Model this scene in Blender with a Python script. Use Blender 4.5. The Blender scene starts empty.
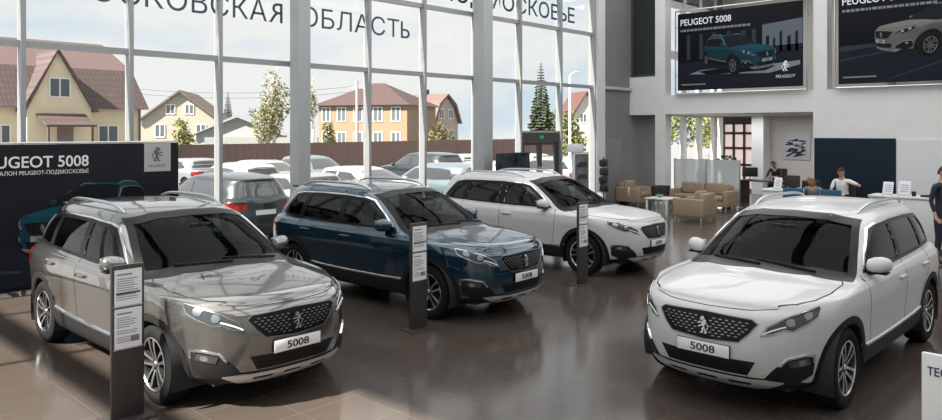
import bpy, bmesh, math, random
from math import sin, cos, pi, radians, sqrt
from mathutils import Vector, Matrix
from mathutils.bvhtree import BVHTree
from mathutils.geometry import delaunay_2d_cdt

S = bpy.context.scene
COL = S.collection
random.seed(7)

# ------------------------------------------------------------------ camera
CAM_H = 2.43
YAW = radians(43.2)
FPX = 735.0
cd = bpy.data.cameras.new('camera')
cam = bpy.data.objects.new('camera', cd)
COL.objects.link(cam)
cam.location = (0, 0, CAM_H)
cam.rotation_euler = (pi / 2, 0, YAW - pi / 2)
cd.sensor_width = 36.0
cd.lens = FPX / 942.0 * 36.0
cd.shift_y = -(210 - 130.5) / 942.0
cd.clip_start = 0.05
cd.clip_end = 600
S.camera = cam

# ------------------------------------------------------------------ exposure
S.view_settings.view_transform = 'Standard'
S.view_settings.look = 'None'
S.view_settings.gamma = 1.0
S.view_settings.use_curve_mapping = False
S.view_settings.exposure = 0.0
S.cycles.use_denoising = True
S.cycles.max_bounces = 8
S.cycles.diffuse_bounces = 4
S.cycles.glossy_bounces = 4
S.cycles.transparent_max_bounces = 24
S.cycles.sample_clamp_indirect = 6
S.cycles.caustics_reflective = False
S.cycles.caustics_refractive = False

# ------------------------------------------------------------------ sky
world = bpy.data.worlds.new('sky')
S.world = world
world.use_nodes = True
wn, wl = world.node_tree.nodes, world.node_tree.links
wn.clear()
w_out = wn.new('ShaderNodeOutputWorld')
w_bg = wn.new('ShaderNodeBackground')
w_tc = wn.new('ShaderNodeTexCoord')
w_map = wn.new('ShaderNodeMapping')
w_map.inputs['Scale'].default_value = (1.0, 1.0, 3.2)
w_noise = wn.new('ShaderNodeTexNoise')
w_noise.inputs['Scale'].default_value = 3.4
w_noise.inputs['Detail'].default_value = 7
w_noise.inputs['Roughness'].default_value = 0.55
w_ramp = wn.new('ShaderNodeValToRGB')
w_ramp.color_ramp.elements[0].position = 0.34
w_ramp.color_ramp.elements[0].color = (0, 0, 0, 1)
w_ramp.color_ramp.elements[1].position = 0.52
w_ramp.color_ramp.elements[1].color = (1, 1, 1, 1)
w_mix = wn.new('ShaderNodeMixRGB')
w_mix.inputs['Color1'].default_value = (0.70, 0.82, 0.93, 1)
w_mix.inputs['Color2'].default_value = (0.97, 0.97, 0.96, 1)
wl.new(w_tc.outputs['Generated'], w_map.inputs['Vector'])
wl.new(w_map.outputs['Vector'], w_noise.inputs['Vector'])
wl.new(w_noise.outputs['Fac'], w_ramp.inputs['Fac'])
wl.new(w_ramp.outputs['Color'], w_mix.inputs['Fac'])
wl.new(w_mix.outputs['Color'], w_bg.inputs['Color'])
w_bg.inputs['Strength'].default_value = 0.96
wl.new(w_bg.outputs['Background'], w_out.inputs['Surface'])

# ------------------------------------------------------------------ sun and added fill lights under the ceilings
def sun_light(direction, strength, color, angle):
    l = bpy.data.lights.new('sun', 'SUN')
    l.energy = strength
    l.color = color
    l.angle = angle
    o = bpy.data.objects.new('sun', l)
    COL.objects.link(o)
    o.rotation_euler = Vector(direction).to_track_quat('-Z', 'Y').to_euler()
    o.location = (0, 0, 20)
    return o

sun_light((1.0, -0.12, -0.95), 18.0, (1.0, 0.93, 0.84), radians(0.9))

def area_light(loc, sx, sy, watts, color=(0.98, 0.985, 1.0), rot=(0, 0, 0)):
    l = bpy.data.lights.new('ceiling_fill_light', 'AREA')
    l.shape = 'RECTANGLE'
    l.size, l.size_y = sx, sy
    l.energy = watts
    l.color = color
    o = bpy.data.objects.new('ceiling_fill_light', l)
    COL.objects.link(o)
    o.location = loc
    o.rotation_euler = rot
    return o

CEIL_Z = 8.0
LIGHT_XY = [(x, y) for x in (0.5, 5.5, 10.5, 15.5, 19.8) for y in (-3.5, 1.5, 6.5, 11.0)]
for lx, ly in LIGHT_XY:
    area_light((lx, ly, CEIL_Z - 0.12), 4.4, 4.2, 110)  # unseen area lights, added and enlarged to light the hall evenly
for lx, ly in ((24.6, 11.2), (26.8, 11.2), (24.6, 8.2), (26.8, 8.2)):
    area_light((lx, ly, 2.95), 1.2, 1.2, 34)  # unseen lights added to brighten the rooms behind, on both floors
    area_light((lx, ly, 7.8), 1.2, 1.2, 18)
# ------------------------------------------------------------------ materials
def mat(name, col, rough=0.5, metal=0.0, coat=0.0, spec=None, emit=None, emit_s=0.0, noise=None, bump=None, coat_rough=0.03):
    m = bpy.data.materials.new(name)
    m.use_nodes = True
    nt = m.node_tree
    b = nt.nodes['Principled BSDF']
    c = (col[0], col[1], col[2], 1)
    b.inputs['Base Color'].default_value = c
    b.inputs['Roughness'].default_value = rough
    b.inputs['Metallic'].default_value = metal
    b.inputs['Coat Weight'].default_value = coat
    b.inputs['Coat Roughness'].default_value = coat_rough
    b.inputs['Coat IOR'].default_value = 1.5 if metal < .3 else 1.75
    if spec is not None:
        b.inputs['Specular IOR Level'].default_value = spec
    if emit:
        b.inputs['Emission Color'].default_value = (emit[0], emit[1], emit[2], 1)
        b.inputs['Emission Strength'].default_value = emit_s
    if noise or bump:
        tc = nt.nodes.new('ShaderNodeTexCoord')
        n = nt.nodes.new('ShaderNodeTexNoise')
        nt.links.new(tc.outputs['Object'], n.inputs['Vector'])
        n.inputs['Detail'].default_value = 5
        if noise:
            scale, amt = noise
            n.inputs['Scale'].default_value = scale
            r = nt.nodes.new('ShaderNodeValToRGB')
            r.color_ramp.elements[0].position = 0.3
            r.color_ramp.elements[1].position = 0.7
            r.color_ramp.elements[0].color = tuple(v * (1 - amt) for v in col) + (1,)
            r.color_ramp.elements[1].color = tuple(min(1, v * (1 + amt)) for v in col) + (1,)
            nt.links.new(n.outputs['Fac'], r.inputs['Fac'])
            nt.links.new(r.outputs['Color'], b.inputs['Base Color'])
        if bump:
            n2 = nt.nodes.new('ShaderNodeTexNoise')
            n2.inputs['Scale'].default_value = bump[0]
            nt.links.new(tc.outputs['Object'], n2.inputs['Vector'])
            bp = nt.nodes.new('ShaderNodeBump')
            bp.inputs['Strength'].default_value = bump[1]
            bp.inputs['Distance'].default_value = 0.02
            nt.links.new(n2.outputs['Fac'], bp.inputs['Height'])
            nt.links.new(bp.outputs['Normal'], b.inputs['Normal'])
    return m

def glass_mat(name, tint, refl=1.0, rough=0.0, base_refl=0.04):
    m = bpy.data.materials.new(name)
    m.use_nodes = True
    nt = m.node_tree
    nt.nodes.clear()
    out = nt.nodes.new('ShaderNodeOutputMaterial')
    tr = nt.nodes.new('ShaderNodeBsdfTransparent')
    tr.inputs['Color'].default_value = (tint[0], tint[1], tint[2], 1)
    gl = nt.nodes.new('ShaderNodeBsdfGlossy')
    gl.inputs['Roughness'].default_value = rough
    gl.inputs['Color'].default_value = (1, 1, 1, 1)
    lw = nt.nodes.new('ShaderNodeLayerWeight')
    pw = nt.nodes.new('ShaderNodeMath')
    pw.operation = 'POWER'
    pw.inputs[1].default_value = 5.0
    mul = nt.nodes.new('ShaderNodeMath')
    mul.operation = 'MULTIPLY_ADD'
    mul.inputs[1].default_value = (1 - base_refl) * refl
    mul.inputs[2].default_value = base_refl * refl
    nt.links.new(lw.outputs['Facing'], pw.inputs[0])
    nt.links.new(pw.outputs[0], mul.inputs[0])
    mx = nt.nodes.new('ShaderNodeMixShader')
    nt.links.new(mul.outputs[0], mx.inputs['Fac'])
    nt.links.new(tr.outputs[0], mx.inputs[1])
    nt.links.new(gl.outputs[0], mx.inputs[2])
    nt.links.new(mx.outputs[0], out.inputs['Surface'])
    return m

# ------------------------------------------------------------------ objects
def link_mesh(name, me, parent=None):
    o = bpy.data.objects.new(name, me)
    COL.objects.link(o)
    if parent is not None:
        o.parent = parent
    return o

def thing(name, label, cat, loc=(0, 0, 0), rz=0.0, group=None):
    o = bpy.data.objects.new(name, None)
    COL.objects.link(o)
    o.empty_display_size = 0.2
    o.location = loc
    o.rotation_euler = (0, 0, rz)
    return tag(o, label, cat, group)

def tag(o, label, cat, group=None, kind=None):
    o['label'] = label
    o['category'] = cat
    if group:
        o['group'] = group
    if kind:
        o['kind'] = kind
    return o

def struct(o):
    o['kind'] = 'structure'
    return o

def copy_tree(o, parent=None):
    c = o.copy()
    COL.objects.link(c)
    if parent is not None:
        c.parent = parent
    for ch in list(o.children):
        copy_tree(ch, c)
    return c

class MB:
    """collects geometry for one mesh"""
    def __init__(self):
        self.v, self.f, self.m, self.sm = [], [], [], []
        self.n = []

    def add(self, vs, fs, mi=0, smooth=False):
        o = len(self.v)
        self.v += [tuple(p) for p in vs]
        for f in fs:
            self.f.append(tuple(i + o for i in f))
            self.m.append(mi)
            self.sm.append(smooth)
        return self

    def mirror(self, sg):
        if sg < 0:
            self.v = [(x, -y, z) for x, y, z in self.v]
            self.n = [(x, -y, z) for x, y, z in self.n]
            self.f = [tuple(reversed(f)) for f in self.f]
        return self

    def bm(self, bm, mi=0, smooth=False):
        bm.verts.ensure_lookup_table()
        for i, v in enumerate(bm.verts):
            v.index = i
        self.add([v.co[:] for v in bm.verts], [[v.index for v in f.verts] for f in bm.faces], mi, smooth)
        bm.free()
        return self

    def box(self, x0, x1, y0, y1, z0, z1, bevel=0.0, mi=0, seg=2, mtx=None):
        bm = bmesh.new()
        bmesh.ops.create_cube(bm, size=1)
        for v in bm.verts:
            v.co = Vector(((x0 + x1) / 2 + v.co.x * (x1 - x0), (y0 + y1) / 2 + v.co.y * (y1 - y0), (z0 + z1) / 2 + v.co.z * (z1 - z0)))
        if bevel > 0:
            bmesh.ops.bevel(bm, geom=bm.edges[:], offset=bevel, segments=seg, profile=0.5, affect='EDGES')
        bm.normal_update()
        flat = [max(abs(c) for c in f.normal) > .999 for f in bm.faces]
        if mtx is not None:
            bmesh.ops.transform(bm, matrix=mtx, verts=bm.verts)
        k = len(self.sm)
        self.bm(bm, mi, bevel > 0)
        for i, fl in enumerate(flat):
            if fl:
                self.sm[k + i] = False
        return self

    def tube(self, pts, r, n=8, mi=0, cap=True):
        pts = [Vector(p) for p in pts]
        rs = r if isinstance(r, (list, tuple)) else [r] * len(pts)
        vs, fs = [], []
        up = Vector((0, 0, 1))
        prev = None
        for i, p in enumerate(pts):
            d = (pts[min(i + 1, len(pts) - 1)] - pts[max(i - 1, 0)]).normalized()
            if prev is None:
                a = up if abs(d.z) < 0.9 else Vector((1, 0, 0))
                s = d.cross(a).normalized()
            else:
                s = (prev - d * prev.dot(d)).normalized()
            prev = s
            t = s.cross(d)
            for k in range(n):
                an = 2 * pi * k / n
                vs.append(p + (s * cos(an) + t * sin(an)) * rs[i])
        for i in range(len(pts) - 1):
            for k in range(n):
                a, b = i * n + k, i * n + (k + 1) % n
                fs.append((a, b, b + n, a + n))
        if cap:
            fs.append(tuple(range(n - 1, -1, -1)))
            fs.append(tuple((len(pts) - 1) * n + k for k in range(n)))
        return self.add(vs, fs, mi, True)

    def lathe(self, prof, n=32, axis='z', origin=(0, 0, 0), mi=0):
        """prof: list of (r, h)"""
        vs, fs = [], []
        for (r, h) in prof:
            for k in range(n):
                a = 2 * pi * k / n
                if axis == 'z':
                    p = (r * cos(a), r * sin(a), h)
                elif axis == 'y':
                    p = (r * cos(a), h, r * sin(a))
                else:
                    p = (h, r * cos(a), r * sin(a))
                vs.append((p[0] + origin[0], p[1] + origin[1], p[2] + origin[2]))
        for i in range(len(prof) - 1):
            for k in range(n):
                a, b = i * n + k, i * n + (k + 1) % n
                fs.append((a, b, b + n, a + n))
        return self.add(vs, fs, mi, True)

    def prism(self, poly, h0, h1, plane='xy', mi=0, mtx=None):
        """extrudes a 2-D polygon (may be concave)"""
        def P(a, b, h):
            v = {'xy': (a, b, h), 'xz': (a, h, b), 'yz': (h, a, b)}[plane]
            return (mtx @ Vector(v)) if mtx is not None else v
        n = len(poly)
        vs = [P(a, b, h0) for a, b in poly] + [P(a, b, h1) for a, b in poly]
        fs = [tuple(range(n - 1, -1, -1)), tuple(range(n, 2 * n))]
        for i in range(n):
            j = (i + 1) % n
            fs.append((i, j, n + j, n + i))
        return self.add(vs, fs, mi, False)

    def ellipsoid(self, c, r, nu=16, nv=10, mi=0):
        vs, fs = [], []
        for i in range(nv + 1):
            th = pi * i / nv
            for k in range(nu):
                a = 2 * pi * k / nu
                vs.append((c[0] + r[0] * sin(th) * cos(a), c[1] + r[1] * sin(th) * sin(a), c[2] + r[2] * cos(th)))
        for i in range(nv):
            for k in range(nu):
                a, b = i * nu + k, i * nu + (k + 1) % nu
                fs.append((a, a + nu, b + nu, b))
        return self.add(vs, fs, mi, True)

    def mesh(self, name, mats):
        me = bpy.data.meshes.new(name)
        me.from_pydata(self.v, [], self.f)
        for m in (mats if isinstance(mats, (list, tuple)) else [mats]):
            me.materials.append(m)
        me.polygons.foreach_set('material_index', self.m)
        me.polygons.foreach_set('use_smooth', self.sm)
        if self.n and len(self.n) == len(self.v):
            me.update()
            me.normals_split_custom_set_from_vertices(self.n)
            return me
        me.validate()
        me.update()
        bm = bmesh.new()
        bm.from_mesh(me)
        bmesh.ops.remove_doubles(bm, verts=bm.verts, dist=1e-5)
        bmesh.ops.recalc_face_normals(bm, faces=bm.faces)
        bm.to_mesh(me)
        bm.free()
        if any(self.sm):
            try:
                me.set_sharp_from_angle(angle=radians(38))
            except Exception:
                pass
        return me

    def build(self, name, mats, parent=None):
        return link_mesh(name, self.mesh(name, mats), parent)

def glyph_mesh(body, size, bold, depth, res):
    c = bpy.data.curves.new('lettering', 'FONT')
    c.body = body
    c.size = size
    c.extrude = depth / 2
    c.offset = bold
    c.resolution_u = res
    o = bpy.data.objects.new('lettering', c)
    COL.objects.link(o)
    bpy.context.view_layer.update()
    dg = bpy.context.evaluated_depsgraph_get()
    me = bpy.data.meshes.new_from_object(o.evaluated_get(dg))
    bpy.data.objects.remove(o)
    bpy.data.curves.remove(c)
    vs = [v.co.copy() for v in me.vertices]
    fs = [tuple(p.vertices) for p in me.polygons]
    bpy.data.meshes.remove(me)
    return vs, fs

def text_mesh(body, size, bold=0.0, depth=0.004, width=None, res=4):
    """flat lettering in the XY plane, baseline on y = 0, left edge on x = 0; width scales it to fit"""
    runs, cur = [], ''
    for ch in body:
        if ch in 'ЯЬ':
            if cur:
                runs.append(cur)
            runs.append(ch)
            cur = ''
        else:
            cur += ch
    if cur:
        runs.append(cur)
    V, F = [], []
    x = 0.0
    for rn in runs:
        vs, fs = glyph_mesh({'Я': 'R', 'Ь': 'P'}.get(rn, rn), size, bold, depth, res)
        x0, x1 = min(v.x for v in vs), max(v.x for v in vs)
        y1 = max(v.y for v in vs)
        if rn == 'Я':
            vs = [Vector((x0 + x1 - v.x, v.y, v.z)) for v in vs]
        elif rn == 'Ь':
            vs = [Vector((v.x, y1 - v.y, v.z)) for v in vs]
        if rn in 'ЯЬ':
            fs = [tuple(reversed(f)) for f in fs]
        o = len(V)
        V += [Vector((v.x - x0 + x, v.y, v.z)) for v in vs]
        F += [tuple(i + o for i in f) for f in fs]
        x += x1 - x0 + size * .075
    k = width / max(v.x for v in V) if width else 1.0
    me = bpy.data.meshes.new('lettering')
    me.from_pydata([(v.x * k, v.y, v.z) for v in V], [], F)
    me.update()
    return me

def text_obj(name, body, size, m, parent, mtx, **kw):
    me = text_mesh(body, size, **kw)
    me.transform(mtx)
    me.materials.append(m)
    return link_mesh(name, me, parent)

def frame_mtx(origin, xdir, ydir):
    x = Vector(xdir).normalized()
    y = Vector(ydir).normalized()
    z = x.cross(y)
    return Matrix(((x.x, y.x, z.x, origin[0]), (x.y, y.y, z.y, origin[1]), (x.z, y.z, z.z, origin[2]), (0, 0, 0, 1)))

def in_poly(x, y, poly):
    r = False
    n = len(poly)
    j = n - 1
    for i in range(n):
        xi, yi = poly[i]
        xj, yj = poly[j]
        if (yi > y) != (yj > y) and x < (xj - xi) * (y - yi) / (yj - yi) + xi:
            r = not r
        j = i
    return r

# ------------------------------------------------------------------ photo-to-place helpers
def ray(px, py):
    a = (px - 471) / FPX
    return Vector((cos(YAW) + a * sin(YAW), sin(YAW) - a * cos(YAW), (130.5 - py) / FPX))

def at_depth(px, py, d):
    return Vector((0, 0, CAM_H)) + ray(px, py) * d

def at_z(px, py, z):
    r = ray(px, py)
    return Vector((0, 0, CAM_H)) + r * ((z - CAM_H) / r.z)

def at_x(px, py, x):
    r = ray(px, py)
    return Vector((0, 0, CAM_H)) + r * (x / r.x)

def at_y(px, py, y):
    r = ray(px, py)
    return Vector((0, 0, CAM_H)) + r * (y / r.y)
# ------------------------------------------------------------------ car materials
M_silver_paint = mat('warm_grey_metallic_paint', (0.18, 0.175, 0.168), 0.17, 0.85, 1.0)
M_blue_paint = mat('deep_blue_metallic_paint', (0.003, 0.040, 0.072), 0.22, 0.6, 1.0)
M_white_paint = mat('white_paint', (0.57, 0.575, 0.57), 0.4, 0.0, 0.5)
M_black_trim = mat('black_plastic_trim', (0.012, 0.012, 0.013), 0.55, spec=.25)
M_black_gloss = mat('black_gloss_trim', (0.006, 0.006, 0.007), 0.3, 0.0, 0.0, spec=.2)
M_chrome = mat('chrome', (0.78, 0.79, 0.80), 0.14, 1.0)
M_alu = mat('brushed_aluminium', (0.62, 0.63, 0.64), 0.28, 1.0)
M_grille_dots = mat('grille_dots', (0.30, 0.31, 0.32), 0.35, 1.0)
M_tyre = mat('tyre_rubber', (0.012, 0.012, 0.013), 0.8, spec=.15)
M_rim_face = mat('machined_rim', (0.72, 0.72, 0.73), 0.22, 1.0)
M_rim_dark = mat('dark_rim_pocket', (0.045, 0.045, 0.05), 0.4, 0.5)
M_windscreen = glass_mat('windscreen_glass', (0.26, 0.34, 0.32), 0.22)
M_side_glass = glass_mat('side_glass', (0.36, 0.40, 0.40), .8)
M_dark_glass = glass_mat('privacy_glass', (0.10, 0.11, 0.12), .9)
M_cabin = mat('cabin_lining', (0.018, 0.018, 0.020), 0.8)
M_seat = mat('seat_fabric', (0.035, 0.035, 0.038), 0.8)
M_lamp_glass = mat('headlamp_lens', (0.035, 0.037, 0.042), 0.06, 0.0, 1.0)
M_lamp_reflector = mat('headlamp_reflector', (0.36, 0.38, 0.41), 0.22, 0.9)
M_lamp_white = mat('lamp_white', (0.85, 0.87, 0.88), 0.25)
M_red_lamp = mat('tail_lamp_red', (0.16, 0.008, 0.008), 0.12, 0.0, 0.8)
M_plate = mat('plate_white', (0.82, 0.82, 0.82), 0.4)
M_plate_ink = mat('plate_ink', (0.012, 0.012, 0.014), 0.5)
M_skid = mat('skid_plate_silver', (0.62, 0.62, 0.61), 0.35, 0.6)
M_mirror_glass = mat('mirror_glass', (0.7, 0.72, 0.74), 0.02, 1.0)

# ------------------------------------------------------------------ car surface
def car_net(style='suv'):
    rows = []

    def body(z, xf, w, xr, zs=None):
        k = w / 0.922
        zz = zs if zs else [z] * 14
        xs = [xf, xf - .020, xf - .098, xf - .265, xf - .54, 0.0, -.75, -1.5, -2.3, -2.84, -3.30, xr + .16, xr + .035, xr]
        ys = [0, .30 * k, .54 * k, .710 * k, .828 * k, w * .99, w, w, w, w, .965 * w, .83 * w, .46 * k, 0]
        return [Vector((xs[i], ys[i], zz[i])) for i in range(14)]

    rows.append(body(.235, .74, .80, -3.50))
    rows.append(body(.300, .85, .865, -3.61))
    rows.append(body(.420, .905, .888, -3.685))
    rows.append(body(.580, .928, .900, -3.705))
    rows.append(body(.740, .918, .914, -3.695))
    rows.append(body(.860, .885, .922, -3.675))
    rows.append(body(.940, .825, .912, -3.66, [.925, .925, .925, .93, .945, .96, .965, .965, .97, .975, .98, .985, .985, .985]))

    def R(*p):
        rows.append([Vector(q) for q in p])
    # bonnet lip
    R((.735, 0, .985), (.722, .28, .985), (.650, .51, .982), (.49, .668, .978), (.24, .79, .98), (-.05, .89, .99), (-.75, .902, .995), (-1.5, .902, 1.0), (-2.3, .902, 1.005),
      (-2.84, .898, 1.01), (-3.29, .86, 1.02), (-3.52, .735, 1.03), (-3.625, .43, 1.03), (-3.645, 0, 1.03))
    # bonnet middle
    R((.30, 0, 1.058), (.293, .26, 1.058), (.24, .492, 1.048), (.145, .650, 1.028), (0, .768, 1.012), (-.23, .860, 1.018), (-.77, .884, 1.022), (-1.5, .885, 1.03), (-2.3, .884, 1.04),
      (-2.83, .876, 1.05), (-3.27, .83, 1.065), (-3.495, .71, 1.075), (-3.605, .42, 1.08), (-3.625, 0, 1.08))
    # foot of the glass
    R((-.17, 0, 1.112), (-.18, .25, 1.112), (-.225, .475, 1.100), (-.30, .635, 1.078), (-.41, .745, 1.060), (-.55, .815, 1.052), (-.92, .852, 1.060), (-1.55, .858, 1.070), (-2.3, .855, 1.085),
      (-2.80, .842, 1.100), (-3.21, .79, 1.115), (-3.45, .665, 1.125), (-3.565, .40, 1.13), (-3.59, 0, 1.13))
    R((-.56, 0, 1.305), (-.57, .235, 1.302), (-.61, .44, 1.288), (-.675, .58, 1.270), (-.765, .675, 1.258), (-.89, .735, 1.262), (-1.13, .772, 1.272), (-1.62, .785, 1.282), (-2.3, .782, 1.292),
      (-2.78, .768, 1.302), (-3.13, .715, 1.312), (-3.36, .595, 1.318), (-3.475, .365, 1.322), (-3.50, 0, 1.325))
    R((-.90, 0, 1.475), (-.91, .215, 1.471), (-.945, .405, 1.456), (-1.005, .530, 1.440), (-1.09, .610, 1.430), (-1.19, .655, 1.438), (-1.37, .685, 1.452), (-1.72, .700, 1.463), (-2.3, .697, 1.465),
      (-2.76, .682, 1.458), (-3.06, .630, 1.450), (-3.29, .52, 1.452), (-3.40, .33, 1.46), (-3.425, 0, 1.465))
    R((-1.06, 0, 1.538), (-1.07, .205, 1.534), (-1.105, .385, 1.521), (-1.165, .495, 1.507), (-1.25, .560, 1.503), (-1.34, .597, 1.512), (-1.49, .622, 1.530), (-1.78, .636, 1.547), (-2.3, .634, 1.548),
      (-2.74, .620, 1.540), (-3.02, .575, 1.527), (-3.25, .48, 1.52), (-3.39, .31, 1.525), (-3.42, 0, 1.53))
    R((-1.22, 0, 1.583), (-1.23, .185, 1.580), (-1.26, .345, 1.572), (-1.315, .440, 1.563), (-1.39, .495, 1.560), (-1.47, .525, 1.566), (-1.60, .545, 1.577), (-1.85, .556, 1.589), (-2.3, .555, 1.592),
      (-2.70, .543, 1.585), (-2.95, .505, 1.572), (-3.12, .425, 1.563), (-3.22, .27, 1.562), (-3.25, 0, 1.562))
    R((-1.52, 0, 1.622), (-1.53, .12, 1.621), (-1.55, .22, 1.618), (-1.58, .285, 1.615), (-1.63, .325, 1.613), (-1.69, .35, 1.614), (-1.78, .365, 1.617), (-1.95, .372, 1.622), (-2.3, .370, 1.624),
      (-2.6, .36, 1.618), (-2.78, .335, 1.61), (-2.90, .28, 1.603), (-2.96, .18, 1.600), (-2.98, 0, 1.600))
    R((-1.75, 0, 1.632), (-1.76, 0, 1.632), (-1.77, 0, 1.632), (-1.79, 0, 1.632), (-1.82, 0, 1.632), (-1.86, 0, 1.632), (-1.92, 0, 1.633), (-2.05, 0, 1.634), (-2.3, 0, 1.634),
      (-2.5, 0, 1.63), (-2.62, 0, 1.625), (-2.69, 0, 1.62), (-2.73, 0, 1.618), (-2.75, 0, 1.616))
    for r in range(10, len(rows) - 1):
        f = (1.03, 1.06, 1.075, 1.07, 1.05)[min(r - 10, 4)]
        for v in rows[r]:
            v.y *= f
    if style == 'sedan':
        for r in range(9, len(rows)):
            for s in range(7, 14):
                f = max(0.0, min(1.0, (-1.4 - rows[r][s].x) / 2.0))
                rows[r][s].x += .62 * f
        for r in range(len(rows)):
            for s in range(14):
                v = rows[r][s]
                if v.z > 1.05:
                    v.z = 1.05 + (v.z - 1.05) * .80
                v.z *= .93
    return rows

def cr(p0, p1, p2, p3, t):
    return 0.5 * ((2 * p1) + (p2 - p0) * t + (2 * p0 - 5 * p1 + 4 * p2 - p3) * t * t + (3 * p1 - p0 - 3 * p2 + p3) * t ** 3)

def car_grid(rows, nu, nv):
    """fine half grid [row][col] with mirrored ends, from the coarse net"""
    def mir(v):
        return Vector((v.x, -v.y, v.z))
    fine_rows = []
    for r in rows:
        ext = [mir(r[1])] + r + [mir(r[-2])]
        line = []
        for i in range(len(r) - 1):
            for k in range(nu):
                line.append(cr(ext[i], ext[i + 1], ext[i + 2], ext[i + 3], k / nu))
        line.append(r[-1].copy())
        line[0].y = 0
        line[-1].y = 0
        fine_rows.append(line)
    ncol = len(fine_rows[0])
    grid = []
    nr = len(rows)
    for i in range(nr - 1):
        for k in range(nv):
            t = k / nv
            a = fine_rows[max(i - 1, 0)]
            b, c = fine_rows[i], fine_rows[i + 1]
            if i + 2 < nr:
                d = fine_rows[i + 2]
            else:
                d = [mir(v) for v in fine_rows[nr - 2]]
            grid.append([cr(a[j], b[j], c[j], d[j], t) for j in range(ncol)])
    grid.append([v.copy() for v in fine_rows[-1]])
    return grid

class CarShell:
    def __init__(self, style, nu, nv):
        g = car_grid(car_net(style), nu, nv)
        nr, nc = len(g), len(g[0])
        self.nv = nv
        vs, idx = [], {}
        def vid(p):
            key = (round(p[0], 5), round(p[1], 5), round(p[2], 5))
            if key not in idx:
                idx[key] = len(vs)
                vs.append(Vector(key))
            return idx[key]
        faces, frow = [], []
        for sgn in (1, -1):
            for r in range(nr - 1):
                for c in range(nc - 1):
                    q = [g[r][c], g[r][c + 1], g[r + 1][c + 1], g[r + 1][c]]
                    ids = [vid((p.x, p.y * sgn, p.z)) for p in q]
                    if sgn < 0:
                        ids.reverse()
                    u = []
                    for i in ids:
                        if i not in u:
                            u.append(i)
                    if len(u) > 2:
                        faces.append(u)
                        frow.append(r / nv)
        me = bpy.data.meshes.new('shell')
        me.from_pydata(vs, [], faces)
        me.update()
        bm = bmesh.new()
        bm.from_mesh(me)
        bm.normal_update()
        bm.verts.ensure_lookup_table()
        self.vn = [v.normal.copy() for v in bm.verts]
        # orientation check on the side
        k = max(range(len(vs)), key=lambda i: vs[i].y)
        if self.vn[k].y < 0:
            self.vn = [-n for n in self.vn]
            faces = [list(reversed(f)) for f in faces]
        bm.free()
        bpy.data.meshes.remove(me)
        self.v, self.f, self.row = vs, faces, frow
        self.bvh = BVHTree.FromPolygons(vs, faces)
        self.cen = [sum((vs[i] for i in f), Vector()) / len(f) for f in faces]
        self.fn = []
        for f in faces:
            n = sum((self.vn[i] for i in f), Vector())
            self.fn.append(n.normalized() if n.length > 0 else Vector((0, 0, 1)))

    def part(self, name, keep, m, parent, offset=0.0, flip=False):
        used, nv, fs, nn = {}, [], [], []
        for k in keep:
            f = self.f[k]
            out = []
            for i in f:
                if i not in used:
                    used[i] = len(nv)
                    nv.append(self.v[i] + self.vn[i] * offset)
                    nn.append(-self.vn[i] if flip else self.vn[i])
                out.append(used[i])
            fs.append(list(reversed(out)) if flip else out)
        me = bpy.data.meshes.new(name)
        me.from_pydata(nv, [], fs)
        me.materials.append(m)
        me.update()
        me.polygons.foreach_set('use_smooth', [True] * len(fs))
        me.normals_split_custom_set_from_vertices([tuple(n) for n in nn])
        return link_mesh(name, me, parent)

    def cast(self, p, d):
        return self.bvh.ray_cast(p, -d)

def basis(d):
    d = Vector(d).normalized()
    up = Vector((0, 0, 1)) if abs(d.z) < .95 else Vector((1, 0, 0))
    e1 = up.cross(d).normalized()
    e2 = d.cross(e1).normalized()
    return d, e1, e2

def resample(poly, step):
    out = []
    n = len(poly)
    for i in range(n):
        a, b = Vector(poly[i]), Vector(poly[(i + 1) % n])
        k = max(1, int((b - a).length / step + .5))
        for j in range(k):
            out.append(tuple(a.lerp(b, j / k)))
    return out

def smooth_poly(poly, it=2):
    """Chaikin corner cutting"""
    for _ in range(it):
        out = []
        n = len(poly)
        for i in range(n):
            a, b = Vector(poly[i]), Vector(poly[(i + 1) % n])
            out.append(tuple(a.lerp(b, .25)))
            out.append(tuple(a.lerp(b, .75)))
        poly = out
    return poly

def inset(poly, d):
    n = len(poly)
    area = sum(poly[i][0] * poly[(i + 1) % n][1] - poly[(i + 1) % n][0] * poly[i][1] for i in range(n))
    s = 1 if area > 0 else -1
    out = []
    for i in range(n):
        a, b, c = Vector(poly[i - 1]), Vector(poly[i]), Vector(poly[(i + 1) % n])
        e1, e2 = (b - a).normalized(), (c - b).normalized()
        n1, n2 = Vector((-e1.y, e1.x)) * s, Vector((-e2.y, e2.x)) * s
        m = n1 + n2
        if m.length < 1e-6:
            m = n1
        m = m.normalized()
        k = d / max(.35, m.dot(n1))
        out.append(tuple(b + m * k))
    return out

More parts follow.
